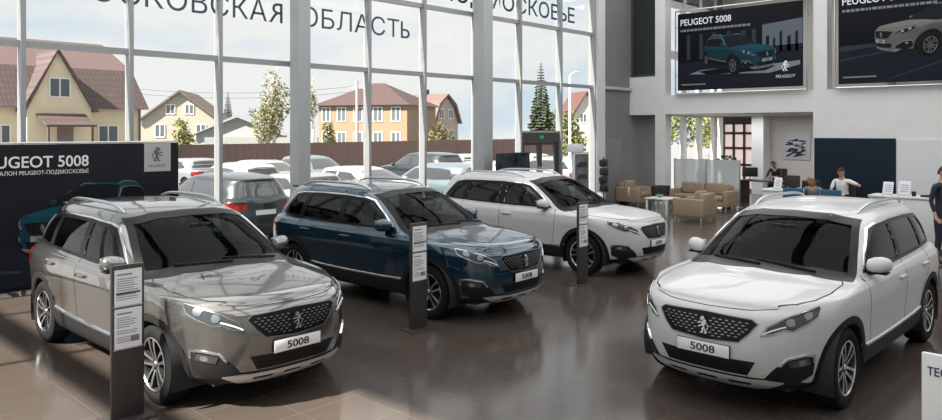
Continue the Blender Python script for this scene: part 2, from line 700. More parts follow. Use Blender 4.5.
class Patcher:
    def __init__(self, shell):
        self.s = shell

    def flat(self, pts, d):
        d, e1, e2 = basis(d)
        return [(Vector(p).dot(e1), Vector(p).dot(e2)) for p in pts]

    def hit(self, a, b, bas, off):
        d, e1, e2 = bas
        p = e1 * a + e2 * b + d * 6
        loc, nrm, idx, dist = self.s.cast(p, d)
        if loc is None:
            return None, None
        f = self.s.f[idx]
        nn = Vector()
        for i in f:
            nn += self.s.vn[i] / ((self.s.v[i] - loc).length_squared + 1e-7)
        nn.normalize()
        if nn.dot(d) < 0:
            nn = -nn
        return loc + nn * off, nn

    def poly(self, mb, poly2, d, off=.004, mi=0, holes=(), step=.035, skirt=.01, both=False):
        bas = basis(d)
        loops = [resample(poly2, step)] + [resample(h, step) for h in holes]
        vs, es = [], []
        for lp in loops:
            o = len(vs)
            vs += [Vector(p) for p in lp]
            es += [(o + i, o + (i + 1) % len(lp)) for i in range(len(lp))]
        xs = [v.x for v in vs]
        ys = [v.y for v in vs]
        y = min(ys) + step
        k = 0
        while y < max(ys):
            x = min(xs) + step * (.5 if k % 2 else 1)
            while x < max(xs):
                if in_poly(x, y, poly2) and not any(in_poly(x, y, h) for h in holes):
                    vs.append(Vector((x, y)))
                x += step
            y += step * .87
            k += 1
        r = delaunay_2d_cdt(vs, es, [], 0, 1e-5)
        rv, rf = r[0], r[2]
        P, N, F = [], [], []
        for v in rv:
            p, n = self.hit(v.x, v.y, bas, off)
            P.append(p)
            N.append(n)
        for f in rf:
            c = sum((rv[i] for i in f), Vector((0, 0))) / len(f)
            if not in_poly(c.x, c.y, poly2) or any(in_poly(c.x, c.y, h) for h in holes):
                continue
            if any(P[i] is None for i in f):
                continue
            nf = (P[f[1]] - P[f[0]]).cross(P[f[2]] - P[f[0]])
            F.append(list(f) if nf.dot(bas[0]) > 0 else list(reversed(f)))
        cnt = {}
        for f in F:
            for i in range(len(f)):
                a, b = f[i], f[(i + 1) % len(f)]
                cnt[(a, b)] = cnt.get((a, b), 0) + 1
        mp, V, NV = {}, [], []
        def vi(i):
            if i not in mp:
                mp[i] = len(V)
                V.append(P[i])
                NV.append(N[i])
            return mp[i]
        FF = [[vi(i) for i in f] for f in F]
        low = {}
        def li(i):
            if i not in low:
                low[i] = len(V)
                V.append(P[i] - N[i] * skirt)
                NV.append(N[i])
            return low[i]
        for (a, b) in list(cnt):
            if (b, a) not in cnt and skirt > 0:
                FF.append([vi(b), vi(a), li(a), li(b)])
        if len(mb.n) == len(mb.v):
            mb.n += [tuple(n) for n in NV]
        mb.add(V, FF, mi, True)

    def ribbon(self, mb, pts2, d, w, off=.002, mi=0, step=.03, both=False, closed=False):
        bas = basis(d)
        seq = []
        pts = [Vector(p) for p in pts2]
        if closed:
            pts.append(pts[0])
        for i in range(len(pts) - 1):
            k = max(1, int((pts[i + 1] - pts[i]).length / step + .5))
            for j in range(k):
                seq.append(pts[i].lerp(pts[i + 1], j / k))
        seq.append(pts[-1])
        V, F = [], []
        ok = []
        for i, p in enumerate(seq):
            t = (seq[min(i + 1, len(seq) - 1)] - seq[max(i - 1, 0)])
            if t.length < 1e-9:
                t = Vector((1, 0))
            t.normalize()
            nrm = Vector((-t.y, t.x))
            row = []
            for s in (-.5, -.28, .28, .5):
                q = p + nrm * (w * s)
                h, n = self.hit(q.x, q.y, bas, off if abs(s) < .4 else -.003)
                row.append(h)
            ok.append(all(h is not None for h in row))
            V += [h if h is not None else Vector((0, 0, .5)) for h in row]
        for i in range(len(seq) - 1):
            if ok[i] and ok[i + 1]:
                if (V[i * 4 + 1] - V[i * 4 + 5]).length > .2:
                    continue
                for c in range(3):
                    a = i * 4 + c
                    F.append([a, a + 4, a + 5, a + 1])
        mb.add(V, F, mi, True)
        if both:
            mb.add([(v.x, -v.y, v.z) for v in V], [list(reversed(f)) for f in F], mi, True)

SIDE = (0, 1, 0)
def side2(pts):       # (x, z) -> patch plane of SIDE
    d, e1, e2 = basis(SIDE)
    return [(x * e1.x, z) for x, z in pts]

FRONT = (1, 0, 0)
def front2(pts):      # (y, z)
    d, e1, e2 = basis(FRONT)
    return [(y * e1.y, z) for y, z in pts]

REAR = (-1, 0, 0)
def rear2(pts):
    d, e1, e2 = basis(REAR)
    return [(y * e1.y, z) for y, z in pts]

TOP = (0, 0, 1)
def top2(pts):        # (x, y)
    d, e1, e2 = basis(TOP)
    return [(x * e1.x + y * e1.y, x * e2.x + y * e2.y) for x, y in pts]

WHEEL_R = .352
WHEELBASE = 2.84

def wheel_meshes():
    t = MB()
    R, W = WHEEL_R, .112
    t.lathe([(.236, -W * .82), (.262, -W), (.315, -W * 1.0), (.340, -W * .86), (R, -W * .55), (R, W * .55), (.340, W * .86), (.315, W * 1.0), (.262, W), (.236, W * .82), (.226, W * .5), (.226, -W * .5), (.236, -W * .82)], 40, 'y')
    for h in (-.04, -.013, .013, .04):
        t.lathe([(R + .0005, h - .004), (R + .002, h), (R + .0005, h + .004)], 40, 'y')
    tyre = t.mesh('tire', M_tyre)
    r = MB()
    r.lathe([(.236, .095), (.238, .104), (.230, .106), (.222, .098), (.214, .055), (.205, -.09), (.05, -.09)], 40, 'y', mi=1)
    r.lathe([(.2385, .098), (.2395, .105), (.229, .1075), (.222, .1)], 40, 'y', mi=0)
    r.lathe([(0, .083), (.030, .083), (.036, .078), (.060, .072), (.066, .05)], 24, 'y', mi=1)
    for k in range(5):
        a0 = 2 * pi * k / 5 + .31
        for sg in (-1, 1):
            # one arm of a split spoke
            def P(rad, off, h):
                a = a0 + off / max(rad, .05)
                return (rad * cos(a), h, rad * sin(a))
            i0, i1 = .006 * sg, .034 * sg
            o0, o1 = .030 * sg, .066 * sg
            vs = [P(.050, i0, .082), P(.050, i1, .080), P(.140, .024 * sg, .098), P(.140, .047 * sg, .096), P(.226, o0, .102), P(.226, o1, .100),
                  P(.050, i0, .045), P(.050, i1, .045), P(.140, .024 * sg, .055), P(.140, .047 * sg, .055), P(.226, o0, .06), P(.226, o1, .06)]
            r.add(vs, [(0, 1, 3, 2), (2, 3, 5, 4)], 0)
            r.add(vs, [(0, 2, 8, 6), (2, 4, 10, 8), (1, 7, 9, 3), (3, 9, 11, 5)], 1)
    rim = r.mesh('rim', [M_rim_face, M_rim_dark])
    h = MB()
    h.lathe([(0, .090), (.024, .089), (.028, .084), (.028, .07)], 20, 'y')
    hub = h.mesh('hub_cap', M_alu)
    return tyre, rim, hub

def lion_polys():
    """rampant lion emblem as a few slender strokes, unit height, (a, b)"""
    return [
        [(-.06, .50), (.10, .47), (.20, .36), (.12, .33), (.20, .26), (.08, .24), (-.02, .30), (-.12, .40)],          # head and mane
        [(-.12, .36), (.02, .22), (.06, .02), (-.02, -.14), (-.14, -.20), (-.12, -.02), (-.22, .12), (-.24, .26)],    # body
        [(.06, .16), (.24, .18), (.38, .10), (.36, .04), (.22, .10), (.06, .06)],                                      # upper forepaw
        [(.04, .02), (.20, -.02), (.34, -.12), (.30, -.17), (.16, -.09), (.02, -.06)],                                 # lower forepaw
        [(-.04, -.12), (.10, -.22), (.06, -.36), (.20, -.44), (.18, -.50), (-.02, -.46), (-.02, -.30), (-.12, -.22)],  # front hind leg
        [(-.12, -.16), (-.18, -.30), (-.30, -.40), (-.26, -.48), (-.08, -.50), (-.08, -.45), (-.16, -.40), (-.06, -.28), (-.04, -.16)],
        [(-.22, .14), (-.36, .02), (-.38, -.16), (-.28, -.30), (-.25, -.26), (-.32, -.14), (-.30, 0), (-.18, .08)],    # tail
    ]

def build_show_car(name, label, group):
    sh = CarShell('suv', 12, 9)
    pt = Patcher(sh)
    root = thing(name, label, 'car', group=group)
    # ---- outlines
    dlo = [(-.66, 1.082), (-.90, 1.255), (-1.20, 1.432), (-1.34, 1.462), (-1.78, 1.488), (-2.35, 1.488), (-2.80, 1.470), (-2.98, 1.440), (-3.24, 1.185), (-3.25, 1.140), (-3.1, 1.122), (-2.3, 1.098), (-1.5, 1.082)]
    w_front = [(-.775, 1.104), (-.965, 1.262), (-1.235, 1.425), (-1.36, 1.440), (-1.70, 1.462), (-1.72, 1.108)]
    w_rear = [(-1.83, 1.110), (-1.81, 1.465), (-2.30, 1.465), (-2.56, 1.458), (-2.66, 1.125)]
    w_quarter = [(-2.75, 1.13), (-2.66, 1.452), (-2.80, 1.445), (-2.93, 1.42), (-3.17, 1.18), (-3.17, 1.148)]
    wind = [(-.765, 1.068), (-.69, 1.28), (-.60, 1.490), (-.36, 1.538), (0, 1.550), (.36, 1.538), (.60, 1.490), (.69, 1.28), (.765, 1.068), (.50, 1.114), (0, 1.130), (-.50, 1.114)]
    back = [(-.60, 1.165), (-.50, 1.445), (0, 1.455), (.50, 1.445), (.60, 1.165), (.3, 1.15), (-.3, 1.15)]
    hood2 = [(.80, .36), (.69, .55), (.56, .655), (.36, .735), (.08, .775), (-.25, .765), (-.42, .70), (-.235, .45), (-.18, .2), (-.17, 0)]
    hood2 = hood2 + [(x, -y) for x, y in reversed(hood2[:-1])] + [(.835, -.2), (.84, 0), (.835, .2)]
    fdoor = [(-.62, .42), (-.56, .70), (-.52, 1.0), (-.62, 1.075), (-.90, 1.25), (-1.22, 1.445), (-1.4, 1.49), (-1.76, 1.50), (-1.775, 1.1), (-1.77, .42)]
    rdoor = [(-1.77, .42), (-1.775, 1.1), (-1.76, 1.50), (-2.4, 1.50), (-2.60, 1.47), (-2.70, 1.11), (-2.72, .93), (-2.55, .78), (-2.42, .60), (-2.36, .42)]
    ng = len(sh.f)
    keep = {k: [] for k in ('body', 'hood', 'front_door', 'front_door_right', 'rear_door', 'rear_door_right', 'tailgate', 'liner')}
    for k in range(ng):
        c, n, row = sh.cen[k], sh.fn[k], sh.row[k]
        ay = abs(c.y)
        hole = False
        if ay > .42:
            for xw in (0, -WHEELBASE):
                if (c.x - xw) ** 2 + (c.z - .36) ** 2 < .402 ** 2:
                    hole = True
        if row > 8.9 and abs(n.y) > .5:
            if any(in_poly(c.x, c.z, w) for w in (w_front, w_rear, w_quarter)):
                hole = True
        if row > 8.6 and n.x > .12 and c.x > -1.35 and in_poly(c.y, c.z, wind) and in_poly(c.y * 1.02, c.z, wind):
            hole = True
        if row > 8.9 and n.x < -.35 and c.x < -3 and in_poly(c.y, c.z, back):
            hole = True
        if hole:
            continue
        if row > 3.2:
            keep['liner'].append(k)
        if row >= 6.2 and c.x > -.5 and n.z > .5 and in_poly(c.x, c.y, hood2):
            keep['hood'].append(k)
        elif abs(n.y) > .35 and in_poly(c.x, c.z, fdoor):
            keep['front_door' if c.y > 0 else 'front_door_right'].append(k)
        elif abs(n.y) > .35 and in_poly(c.x, c.z, rdoor):
            keep['rear_door' if c.y > 0 else 'rear_door_right'].append(k)
        elif c.x < -3.3 and n.x < -.3 and ay < .70 and c.z > .68:
            keep['tailgate'].append(k)
        else:
            keep['body'].append(k)
    P = M_silver_paint
    body = sh.part('body', keep['body'], P, root)
    sh.part('hood', keep['hood'], P, root)
    doors = {}
    for nm in ('front_door', 'front_door_right', 'rear_door', 'rear_door_right'):
        doors[nm] = sh.part(nm.replace('_right', ''), keep[nm], P, root)
    tail = sh.part('tailgate', keep['tailgate'], P, root)
    sh.part('cabin_lining', keep['liner'], M_cabin, root, -.035, True)
    # ---- glass
    mb = MB()
    pt.poly(mb, front2(inset(wind, -.004)), (1, 0, .0), -.004, step=.05, skirt=.004)
    mb.build('windshield', M_windscreen, root)
    mb = MB()
    pt.poly(mb, front2(inset(wind, -.028)), (1, 0, .0), .002, holes=[front2(inset(wind, .022))], step=.03, skirt=.008)
    mb.build('windshield_seal', M_black_gloss, root)
    for w, m in ((w_front, M_side_glass), (w_rear, M_dark_glass), (w_quarter, M_dark_glass)):
        for sg in (1, -1):
            mb = MB()
            pt.poly(mb, side2(inset(w, -.006)), SIDE, -.006, step=.05, skirt=.004)
            mb.mirror(sg)
            mb.build('side_window', m, root)
    for sg in (1, -1):
        mb = MB()
        pt.poly(mb, side2(dlo), SIDE, .003, holes=[side2(inset(w, .008)) for w in (w_front, w_rear, w_quarter)], step=.03, skirt=.012)
        mb.mirror(sg)
        mb.build('window_frame', M_black_gloss, root)
        mb = MB()
        line = side2([(-.70, 1.108), (-.90, 1.262), (-1.19, 1.440), (-1.33, 1.472), (-1.78, 1.498), (-2.35, 1.498), (-2.80, 1.480), (-2.99, 1.448), (-3.25, 1.190)])
        pt.ribbon(mb, line, SIDE, .024, .008)
        mb.mirror(sg)
        mb.build('chrome_strip', M_chrome, root)
    mb = MB()
    pt.poly(mb, rear2(inset(back, -.006)), REAR, -.004, step=.05, skirt=.004)
    mb.build('rear_window', M_dark_glass, root)
    mb = MB()
    pt.poly(mb, rear2(inset(back, -.03)), REAR, .003, holes=[rear2(inset(back, .02))], step=.03, skirt=.01)
    mb.build('rear_window_seal', M_black_gloss, root)
    # ---- seams between panels
    for seam in ([(-.62, .44), (-.56, .70), (-.53, .98), (-.60, 1.07)], [(-1.77, .44), (-1.775, 1.08)], [(-2.70, 1.10), (-2.72, .93), (-2.55, .78), (-2.43, .62)], [(-.60, .445), (-1.77, .445), (-2.38, .445)]):
        for sg in (1, -1):
            mb = MB()
            pt.ribbon(mb, side2(seam), SIDE, .011, .0015)
            mb.mirror(sg)
            mb.build('panel_seam', M_black_trim, body)
    for sg in (1, -1):
        mb = MB()
        pt.ribbon(mb, top2(hood2[1:8]), TOP, .018, .0015)
        mb.mirror(sg)
        mb.build('panel_seam', M_black_trim, body)
    mb = MB()
    pt.ribbon(mb, front2([(y, z) for y, z in ((.56, .935), (.36, .912), (0, .905), (-.36, .912), (-.56, .935))]), FRONT, .008, .0015)
    mb.build('panel_seam', M_black_trim, body)
    mb = MB()
    pt.ribbon(mb, rear2([(.66, 1.12), (.70, .92), (.70, .70), (0, .68), (-.70, .70), (-.70, .92), (-.66, 1.12)]), REAR, .012, .0015)
    mb.build('panel_seam', M_black_trim, body)
    # ---- lower cladding, wheel arches
    def arch_ring(xw, r0, r1, a0, a1, n=22):
        o = [(xw + r1 * cos(a0 + (a1 - a0) * i / n), .36 + r1 * sin(a0 + (a1 - a0) * i / n)) for i in range(n + 1)]
        i_ = [(xw + r0 * cos(a1 + (a0 - a1) * i / n), .36 + r0 * sin(a1 + (a0 - a1) * i / n)) for i in range(n + 1)]
        return o + i_
    for sg in (1, -1):
        for xw in (0, -WHEELBASE):
            mb = MB()
            pt.poly(mb, side2(arch_ring(xw, .385, .450, radians(-16), radians(196))), SIDE, .009, step=.03, skirt=.03)
            mb.mirror(sg)
            mb.build('wheel_arch', M_black_trim, root)
        mb = MB()
        pt.poly(mb, side2([(-.40, .27), (-.43, .44), (-1.4, .425), (-2.42, .44), (-2.44, .27), (-1.4, .255)]), SIDE, .012, step=.04, skirt=.03)
        mb.mirror(sg)
        sill = mb.build('sill_cladding', M_black_trim, root)
        mb = MB()
        pt.ribbon(mb, side2([(-.46, .462), (-.9, .452), (-1.5, .452), (-2.1, .462), (-2.40, .482)]), SIDE, .036, .014)
        mb.mirror(sg)
        mb.build('sill_strip', M_chrome, sill)
    mb = MB()
    for sg in (1, -1):
        for xw in (0, -WHEELBASE):
            vs, fs = [], []
            n = 20
            for i in range(n + 1):
                a = radians(-25) + radians(230) * i / n
                for y in (.895, .50):
                    vs.append((xw + .405 * cos(a), y * sg, .36 + .405 * sin(a)))
            for i in range(n):
                fs.append((2 * i, 2 * i + 1, 2 * i + 3, 2 * i + 2))
            mb.add(vs, fs, 0, True)
            a0 = [(xw + .405 * cos(radians(-25) + radians(230) * i / n), .36 + .405 * sin(radians(-25) + radians(230) * i / n)) for i in range(n + 1)]
            mb.add([(x, .50 * sg, z) for x, z in a0], [tuple(range(n + 1))], 0)
    mb.box(-3.4, .60, -.62, .62, .22, .30, .02)
    mb.build('wheel_housing', M_cabin, root)
    # ---- front
    grille = [(-.45, .815), (-.40, .850), (0, .866), (.40, .850), (.45, .815), (.385, .725), (.305, .645), (0, .625), (-.305, .645), (-.385, .725)]
    mb = MB()
    pt.poly(mb, front2(grille), FRONT, .003, step=.03)
    g = mb.build('grille', M_black_gloss, root)
    mb = MB()
    pt.ribbon(mb, front2(inset(grille, .004)), FRONT, .011, .008, closed=True)
    mb.build('grille_frame', M_grille_dots, g)
    mb = MB()
    gi = inset(grille, .028)
    z, r = .645, 0
    while z < .87:
        y = -.60 + (.0275 if r % 2 else 0)
        while y < .60:
            q = [(y - .012, z - .0042), (y + .012, z - .0042), (y + .012, z + .0042), (y - .012, z + .0042)]
            if all(in_poly(a, b, gi) for a, b in q) and not (abs(y) < .055 and abs(z - .755) < .09):
                pt.poly(mb, front2(q), FRONT, .007, step=.1, skirt=.006)
            y += .055
        z += .024
        r += 1
    mb.build('grille_mesh', M_grille_dots, g)
    mb = MB()
    loc, nrm, _, _ = sh.bvh.ray_cast(Vector((3, 0, .755)), Vector((-1, 0, 0)))
    for pl in lion_polys():
        mb.prism([(-a * .13, .750 + b * .150) for a, b in pl], loc.x + .004, loc.x + .022, 'yz')
    mb.build('emblem', M_chrome, g)
    # headlights
    hd = (.80, .58, .10)
    head = [(.835, .455, .715), (.81, .50, .80), (.71, .60, .868), (.58, .70, .915), (.41, .788, .948), (.40, .80, .925), (.44, .79, .862), (.54, .74, .815), (.62, .69, .785), (.66, .655, .762), (.72, .60, .772), (.775, .535, .735)]
    for sg in (1, -1):
        def M(mb):
            mb.mirror(sg)
            return mb
        mb = MB()
        h2 = pt.flat(head, hd)
        pt.poly(mb, h2, hd, .005, step=.025)
        h = M(mb).build('headlight', M_lamp_glass, root)
        mb = MB()
        pt.ribbon(mb, inset(h2, .006), hd, .010, .008, closed=True)
        M(mb).build('chrome_trim', M_chrome, h)
        mb = MB()
        pt.poly(mb, smooth_poly(pt.flat([(.70, .595, .845), (.64, .645, .875), (.64, .665, .808), (.69, .62, .800)], hd)), hd, .010, step=.03)
        M(mb).build('reflector', M_lamp_reflector, h)
        mb = MB()
        pt.poly(mb, smooth_poly(pt.flat([(.56, .70, .895), (.49, .745, .915), (.50, .755, .862), (.56, .715, .845)], hd)), hd, .010, step=.03)
        M(mb).build('reflector', M_lamp_reflector, h)
        mb = MB()
        pt.ribbon(mb, pt.flat([(.825, .468, .735), (.79, .52, .765), (.735, .58, .792), (.70, .605, .800)], hd), hd, .016, .010)
        M(mb).build('daytime_strip', M_lamp_white, h)
        # fog lamp corner
        fd = (.80, .55, 0)
        mb = MB()
        fog = [(.84, .48, .335), (.80, .545, .44), (.73, .62, .53), (.56, .735, .555), (.48, .775, .52), (.50, .77, .38), (.60, .70, .325)]
        pt.poly(mb, pt.flat(fog, fd), fd, .004, step=.03)
        f = M(mb).build('fog_light_recess', M_black_trim, root)
        mb = MB()
        pt.poly(mb, pt.flat([(.71, .63, .515), (.55, .74, .535), (.53, .75, .482), (.69, .645, .460)], fd), fd, .012, step=.03)
        M(mb).build('fog_light', M_lamp_glass, f)
        mb = MB()
        pt.ribbon(mb, pt.flat([(.76, .585, .475), (.72, .63, .538), (.60, .715, .560), (.49, .772, .556), (.49, .775, .49)], fd), fd, .026, .014)
        M(mb).build('fog_light_trim', M_chrome, f)
        mb = MB()
        pt.poly(mb, smooth_poly(pt.flat([(.63, .68, .522), (.57, .72, .525), (.57, .72, .480), (.63, .68, .478)], fd)), fd, .016, step=.03)
        M(mb).build('fog_lens', M_lamp_reflector, f)
    mb = MB()
    intake = [(-.43, .50), (.43, .50), (.36, .375), (-.36, .375)]
    pt.poly(mb, front2(intake), FRONT, .004, step=.04)
    it = mb.build('lower_intake', M_black_trim, root)
    mb = MB()
    for z in (.40, .43, .46):
        pt.ribbon(mb, front2([(-.37, z), (0, z), (.37, z)]), FRONT, .010, .012)
    mb.build('intake_bars', M_black_gloss, it)
    mb = MB()
    pt.poly(mb, front2([(-.80, .25), (-.62, .37), (-.45, .36), (.45, .36), (.62, .37), (.80, .25), (.5, .245), (-.5, .245)]), FRONT, .006, step=.04)
    lip = mb.build('bumper_lip', M_black_trim, root)
    mb = MB()
    skid = [(-.60, .335), (-.48, .352), (-.40, .345), (.40, .345), (.48, .352), (.60, .335), (.48, .275), (.36, .252), (-.36, .252), (-.48, .275)]
    slots = [[(y - .085, .275), (y + .085, .275), (y + .10, .320), (y - .10, .320)] for y in (-.28, 0, .28)]
    pt.poly(mb, front2(skid), FRONT, .018, holes=[front2(s) for s in slots], step=.03, skirt=.02)
    mb.build('skid_plate', M_skid, lip)
    # number plate
    loc, nrm, _, _ = sh.bvh.ray_cast(Vector((3, 0, .55)), Vector((-1, 0, 0)))
    px = loc.x + .012
    mb = MB()
    mb.box(px - .012, px + .002, -.243, .243, .499, .611, .004)
    holder = mb.build('plate_holder', M_black_trim, root)
    mb = MB()
    mb.box(px + .001, px + .006, -.238, .238, .503, .607, .002)
    plate = mb.build('number_plate', M_plate, holder)
    text_obj('plate_text', '5008', .088, M_plate_ink, plate, frame_mtx((px + .0075, -.112, .524), (0, 1, 0), (0, 0, 1)), bold=.0014, width=.224, depth=.002)
    # ---- rear
    for sg in (1, -1):
        td = (-.75, .66, 0)
        mb = MB()
        pt.poly(mb, pt.flat([(-3.40, .80, 1.03), (-3.20, .885, 1.01), (-3.22, .885, .86), (-3.50, .74, .85), (-3.66, .46, .86), (-3.64, .45, .99)], td), td, .006, step=.035)
        mb.mirror(sg)
        mb.build('tail_light', M_red_lamp, root)
    mb = MB()
    pt.poly(mb, rear2([(-.80, .25), (-.80, .48), (-.5, .52), (.5, .52), (.80, .48), (.80, .25)]), REAR, .008, step=.05)
    mb.build('rear_bumper_cladding', M_black_trim, root)
    mb = MB()
    sp = [(-3.24, .52), (-3.40, .50), (-3.50, .34), (-3.52, 0), (-3.50, -.34), (-3.40, -.50), (-3.24, -.52), (-3.22, 0)]
    mb.prism(sp, 1.520, 1.545, 'xy')
    mb.build('roof_spoiler', P, root)
    # ---- roof rails, mirrors, handles, wipers
    for sg in (1, -1):
        mb = MB()
        pts = []
        for i in range(17):
            t = i / 16
            x = -1.42 - 1.62 * t
            l, n_, _, _ = sh.bvh.ray_cast(Vector((x, .575 - .03 * abs(2 * t - 1) ** 2, 3)), Vector((0, 0, -1)))
            lift = .052 * (1 - abs(2 * t - 1) ** 6)
            pts.append((x, l.y * sg, l.z + lift))
        mb.tube(pts, [.010 + .009 * (1 - abs(2 * i / 16 - 1) ** 4) for i in range(17)], 10)
        mb.build('roof_rail', M_alu, root)
        d = doors['front_door' if sg > 0 else 'front_door_right']
        mb = MB()
        prof = [(-.055, .0), (-.045, .062), (0, .080), (.05, .066), (.085, .02), (.075, -.04), (.03, -.058), (-.04, -.05)]
        secs = []
        for j, (yy, k) in enumerate(((.82, .35), (.835, .80), (.88, 1.05), (.94, 1.12), (.99, .98), (1.022, .58), (1.032, .12))):
            secs.append([(-.77 - (yy - .87) * .20 + a * k * .95, yy * sg, 1.145 + b * k + (yy - .87) * .06) for a, b in smooth_poly(prof, 1)])
        n = len(secs[0])
        vs = [p for s in secs for p in s]
        fs = [(j * n + i, j * n + (i + 1) % n, (j + 1) * n + (i + 1) % n, (j + 1) * n + i) for j in range(len(secs) - 1) for i in range(n)]
        fs += [tuple(range(n)), tuple((len(secs) - 1) * n + i for i in range(n))]
        mb.add(vs, fs, 0, True)
        mir = mb.build('mirror_housing', P, root)
        mb = MB()
        mb.box(-.845, -.73, .80, .90, 1.065, 1.088, .008)
        mb.box(-.85, -.72, .835, 1.0, 1.074, 1.096, .006)
        mb.mirror(sg)
        mb.build('mirror_foot', M_black_gloss, mir)
        mb = MB()
        mb.box(-.868, -.860, .86, 1.005, 1.10, 1.205, .003)
        mb.mirror(sg)
        mb.build('mirror_glass', M_mirror_glass, mir)
        for nm, x, z in (('front_door', -1.60, .935), ('rear_door', -2.52, .955)):
            dd = doors[nm if sg > 0 else nm + '_right']
            l, n_, _, _ = sh.bvh.ray_cast(Vector((x, 3, z)), Vector((0, -1, 0)))
            mb = MB()
            mb.box(x - .10, x + .10, l.y - .006, l.y + .030, z - .016, z + .016, .012, seg=3)
            mb.mirror(sg)
            mb.build('door_handle', P, dd)
    for y0, y1 in ((.52, -.06), (.02, -.52)):
        mb = MB()
        pts = []
        for i in range(9):
            t = i / 8
            y = y0 + (y1 - y0) * t
            z = 1.128 - .03 * (abs(y) / .6) ** 2 + .012 * (1 - t) * 0
            l, n_, _, _ = sh.bvh.ray_cast(Vector((3, y, z + .03 * t)), Vector((-1, 0, 0)))
            pts.append(l + n_ * .012)
        mb.tube(pts, .008, 6)
        mb.build('wiper', M_black_trim, root)
    # ---- wheels
    tyre, rim, hub = wheel_meshes()
    for x in (0, -WHEELBASE):
        for sg in (1, -1):
            w = link_mesh('wheel', tyre, root)
            w.location = (x, .775 * sg, WHEEL_R)
            w.rotation_euler = (0, .4 + x, 0) if sg > 0 else (0, .2 + x, pi)
            r = link_mesh('rim', rim, w)
            link_mesh('hub_cap', hub, w)
    # ---- cabin
    mb = MB()
    mb.box(-3.45, -.05, -.78, .78, .40, .50, .02)
    mb.box(-.72, -.28, -.74, .74, .50, 1.04, .06, seg=3)
    mb.box(-.66, -.40, .16, .62, 1.02, 1.10, .035, seg=3)
    mb.box(-1.55, -.60, -.13, .13, .5, .78, .04)
    mb.build('dashboard', M_cabin, root)
    mb = MB()
    pts = [(-.86 + .18 * sin(a) * .38, .37 + .185 * cos(a), 1.0 + .185 * sin(a) * .92) for a in [2 * pi * i / 24 for i in range(25)]]
    mb.tube(pts, .014, 8, cap=False)
    mb.tube([(-.83, .37, .99), (-.62, .37, .93)], .03, 10)
    mb.box(-.86, -.83, .20, .54, .985, 1.01, .01)
    mb.box(-.87, -.83, .33, .41, .93, 1.05, .02)
    mb.build('steering_wheel', M_black_trim, root)
    def seat(x, y, w, parent):
        mb = MB()
        mb.box(x - .25, x + .25, y - w / 2, y + w / 2, .50, .70, .06, seg=3)
        m = Matrix.Translation((x - .22, y, .66)) @ Matrix.Rotation(radians(-16), 4, 'Y')
        mb.box(-.07, .07, -w / 2, w / 2, 0, .60, .055, seg=3, mtx=m)
        s = mb.build('seat', M_seat, parent)
        mb = MB()
        m = Matrix.Translation((x - .40, y, 1.25)) @ Matrix.Rotation(radians(-10), 4, 'Y')
        mb.box(-.05, .05, -.13, .13, 0, .18, .045, seg=3, mtx=m)
        mb.build('headrest', M_seat, s)
    for y in (.37, -.37):
        seat(-1.25, y, .50, root)
    for y in (.47, 0, -.47):
        seat(-2.15, y, .46, root)
    mb = MB()
    mb.box(-.86, -.83, -.12, .12, 1.40, 1.46, .015)
    mb.tube([(-.84, 0, 1.44), (-.86, 0, 1.50)], .012, 8)
    mb.build('rear_view_mirror', M_black_trim, root)
    return root

PAINTED = ('body', 'hood', 'front_door', 'rear_door', 'tailgate', 'roof_spoiler', 'mirror_housing', 'door_handle')

def repaint(o, m):
    if o.type == 'MESH' and o.name.split('.')[0] in PAINTED:
        o.material_slots[0].link = 'OBJECT'
        o.material_slots[0].material = m
    for c in o.children:
        repaint(c, m)
# ------------------------------------------------------------------ building materials
def floor_mat():
    m = bpy.data.materials.new('brown_floor_tiles')
    m.use_nodes = True
    nt = m.node_tree
    b = nt.nodes['Principled BSDF']
    tc = nt.nodes.new('ShaderNodeTexCoord')
    br = nt.nodes.new('ShaderNodeTexBrick')
    br.offset = 0.0
    br.inputs['Scale'].default_value = 1.0
    br.inputs['Brick Width'].default_value = 0.6
    br.inputs['Row Height'].default_value = 0.6
    br.inputs['Mortar Size'].default_value = 0.004
    br.inputs['Mortar Smooth'].default_value = 0.3
    br.inputs['Color1'].default_value = FLOOR_A
    br.inputs['Color2'].default_value = FLOOR_B
    br.inputs['Mortar'].default_value = (0.12, 0.10, 0.09, 1)
    no = nt.nodes.new('ShaderNodeTexNoise')
    no.inputs['Scale'].default_value = 1.7
    no.inputs['Detail'].default_value = 6
    mx = nt.nodes.new('ShaderNodeMixRGB')
    mx.blend_type = 'MULTIPLY'
    mx.inputs['Fac'].default_value = 0.2
    rp = nt.nodes.new('ShaderNodeValToRGB')
    rp.color_ramp.elements[0].position = 0.3
    rp.color_ramp.elements[0].color = (0.6, 0.6, 0.6, 1)
    rp.color_ramp.elements[1].position = 0.7
    nt.links.new(tc.outputs['Object'], br.inputs['Vector'])
    nt.links.new(tc.outputs['Object'], no.inputs['Vector'])
    nt.links.new(no.outputs['Fac'], rp.inputs['Fac'])
    nt.links.new(br.outputs['Color'], mx.inputs['Color1'])
    nt.links.new(rp.outputs['Color'], mx.inputs['Color2'])
    nt.links.new(mx.outputs['Color'], b.inputs['Base Color'])
    b.inputs['Specular IOR Level'].default_value = 0.85
    r2 = nt.nodes.new('ShaderNodeMapRange')
    r2.inputs['To Min'].default_value = 0.10
    r2.inputs['To Max'].default_value = 0.20
    nt.links.new(no.outputs['Fac'], r2.inputs['Value'])
    nt.links.new(r2.outputs['Result'], b.inputs['Roughness'])
    return m

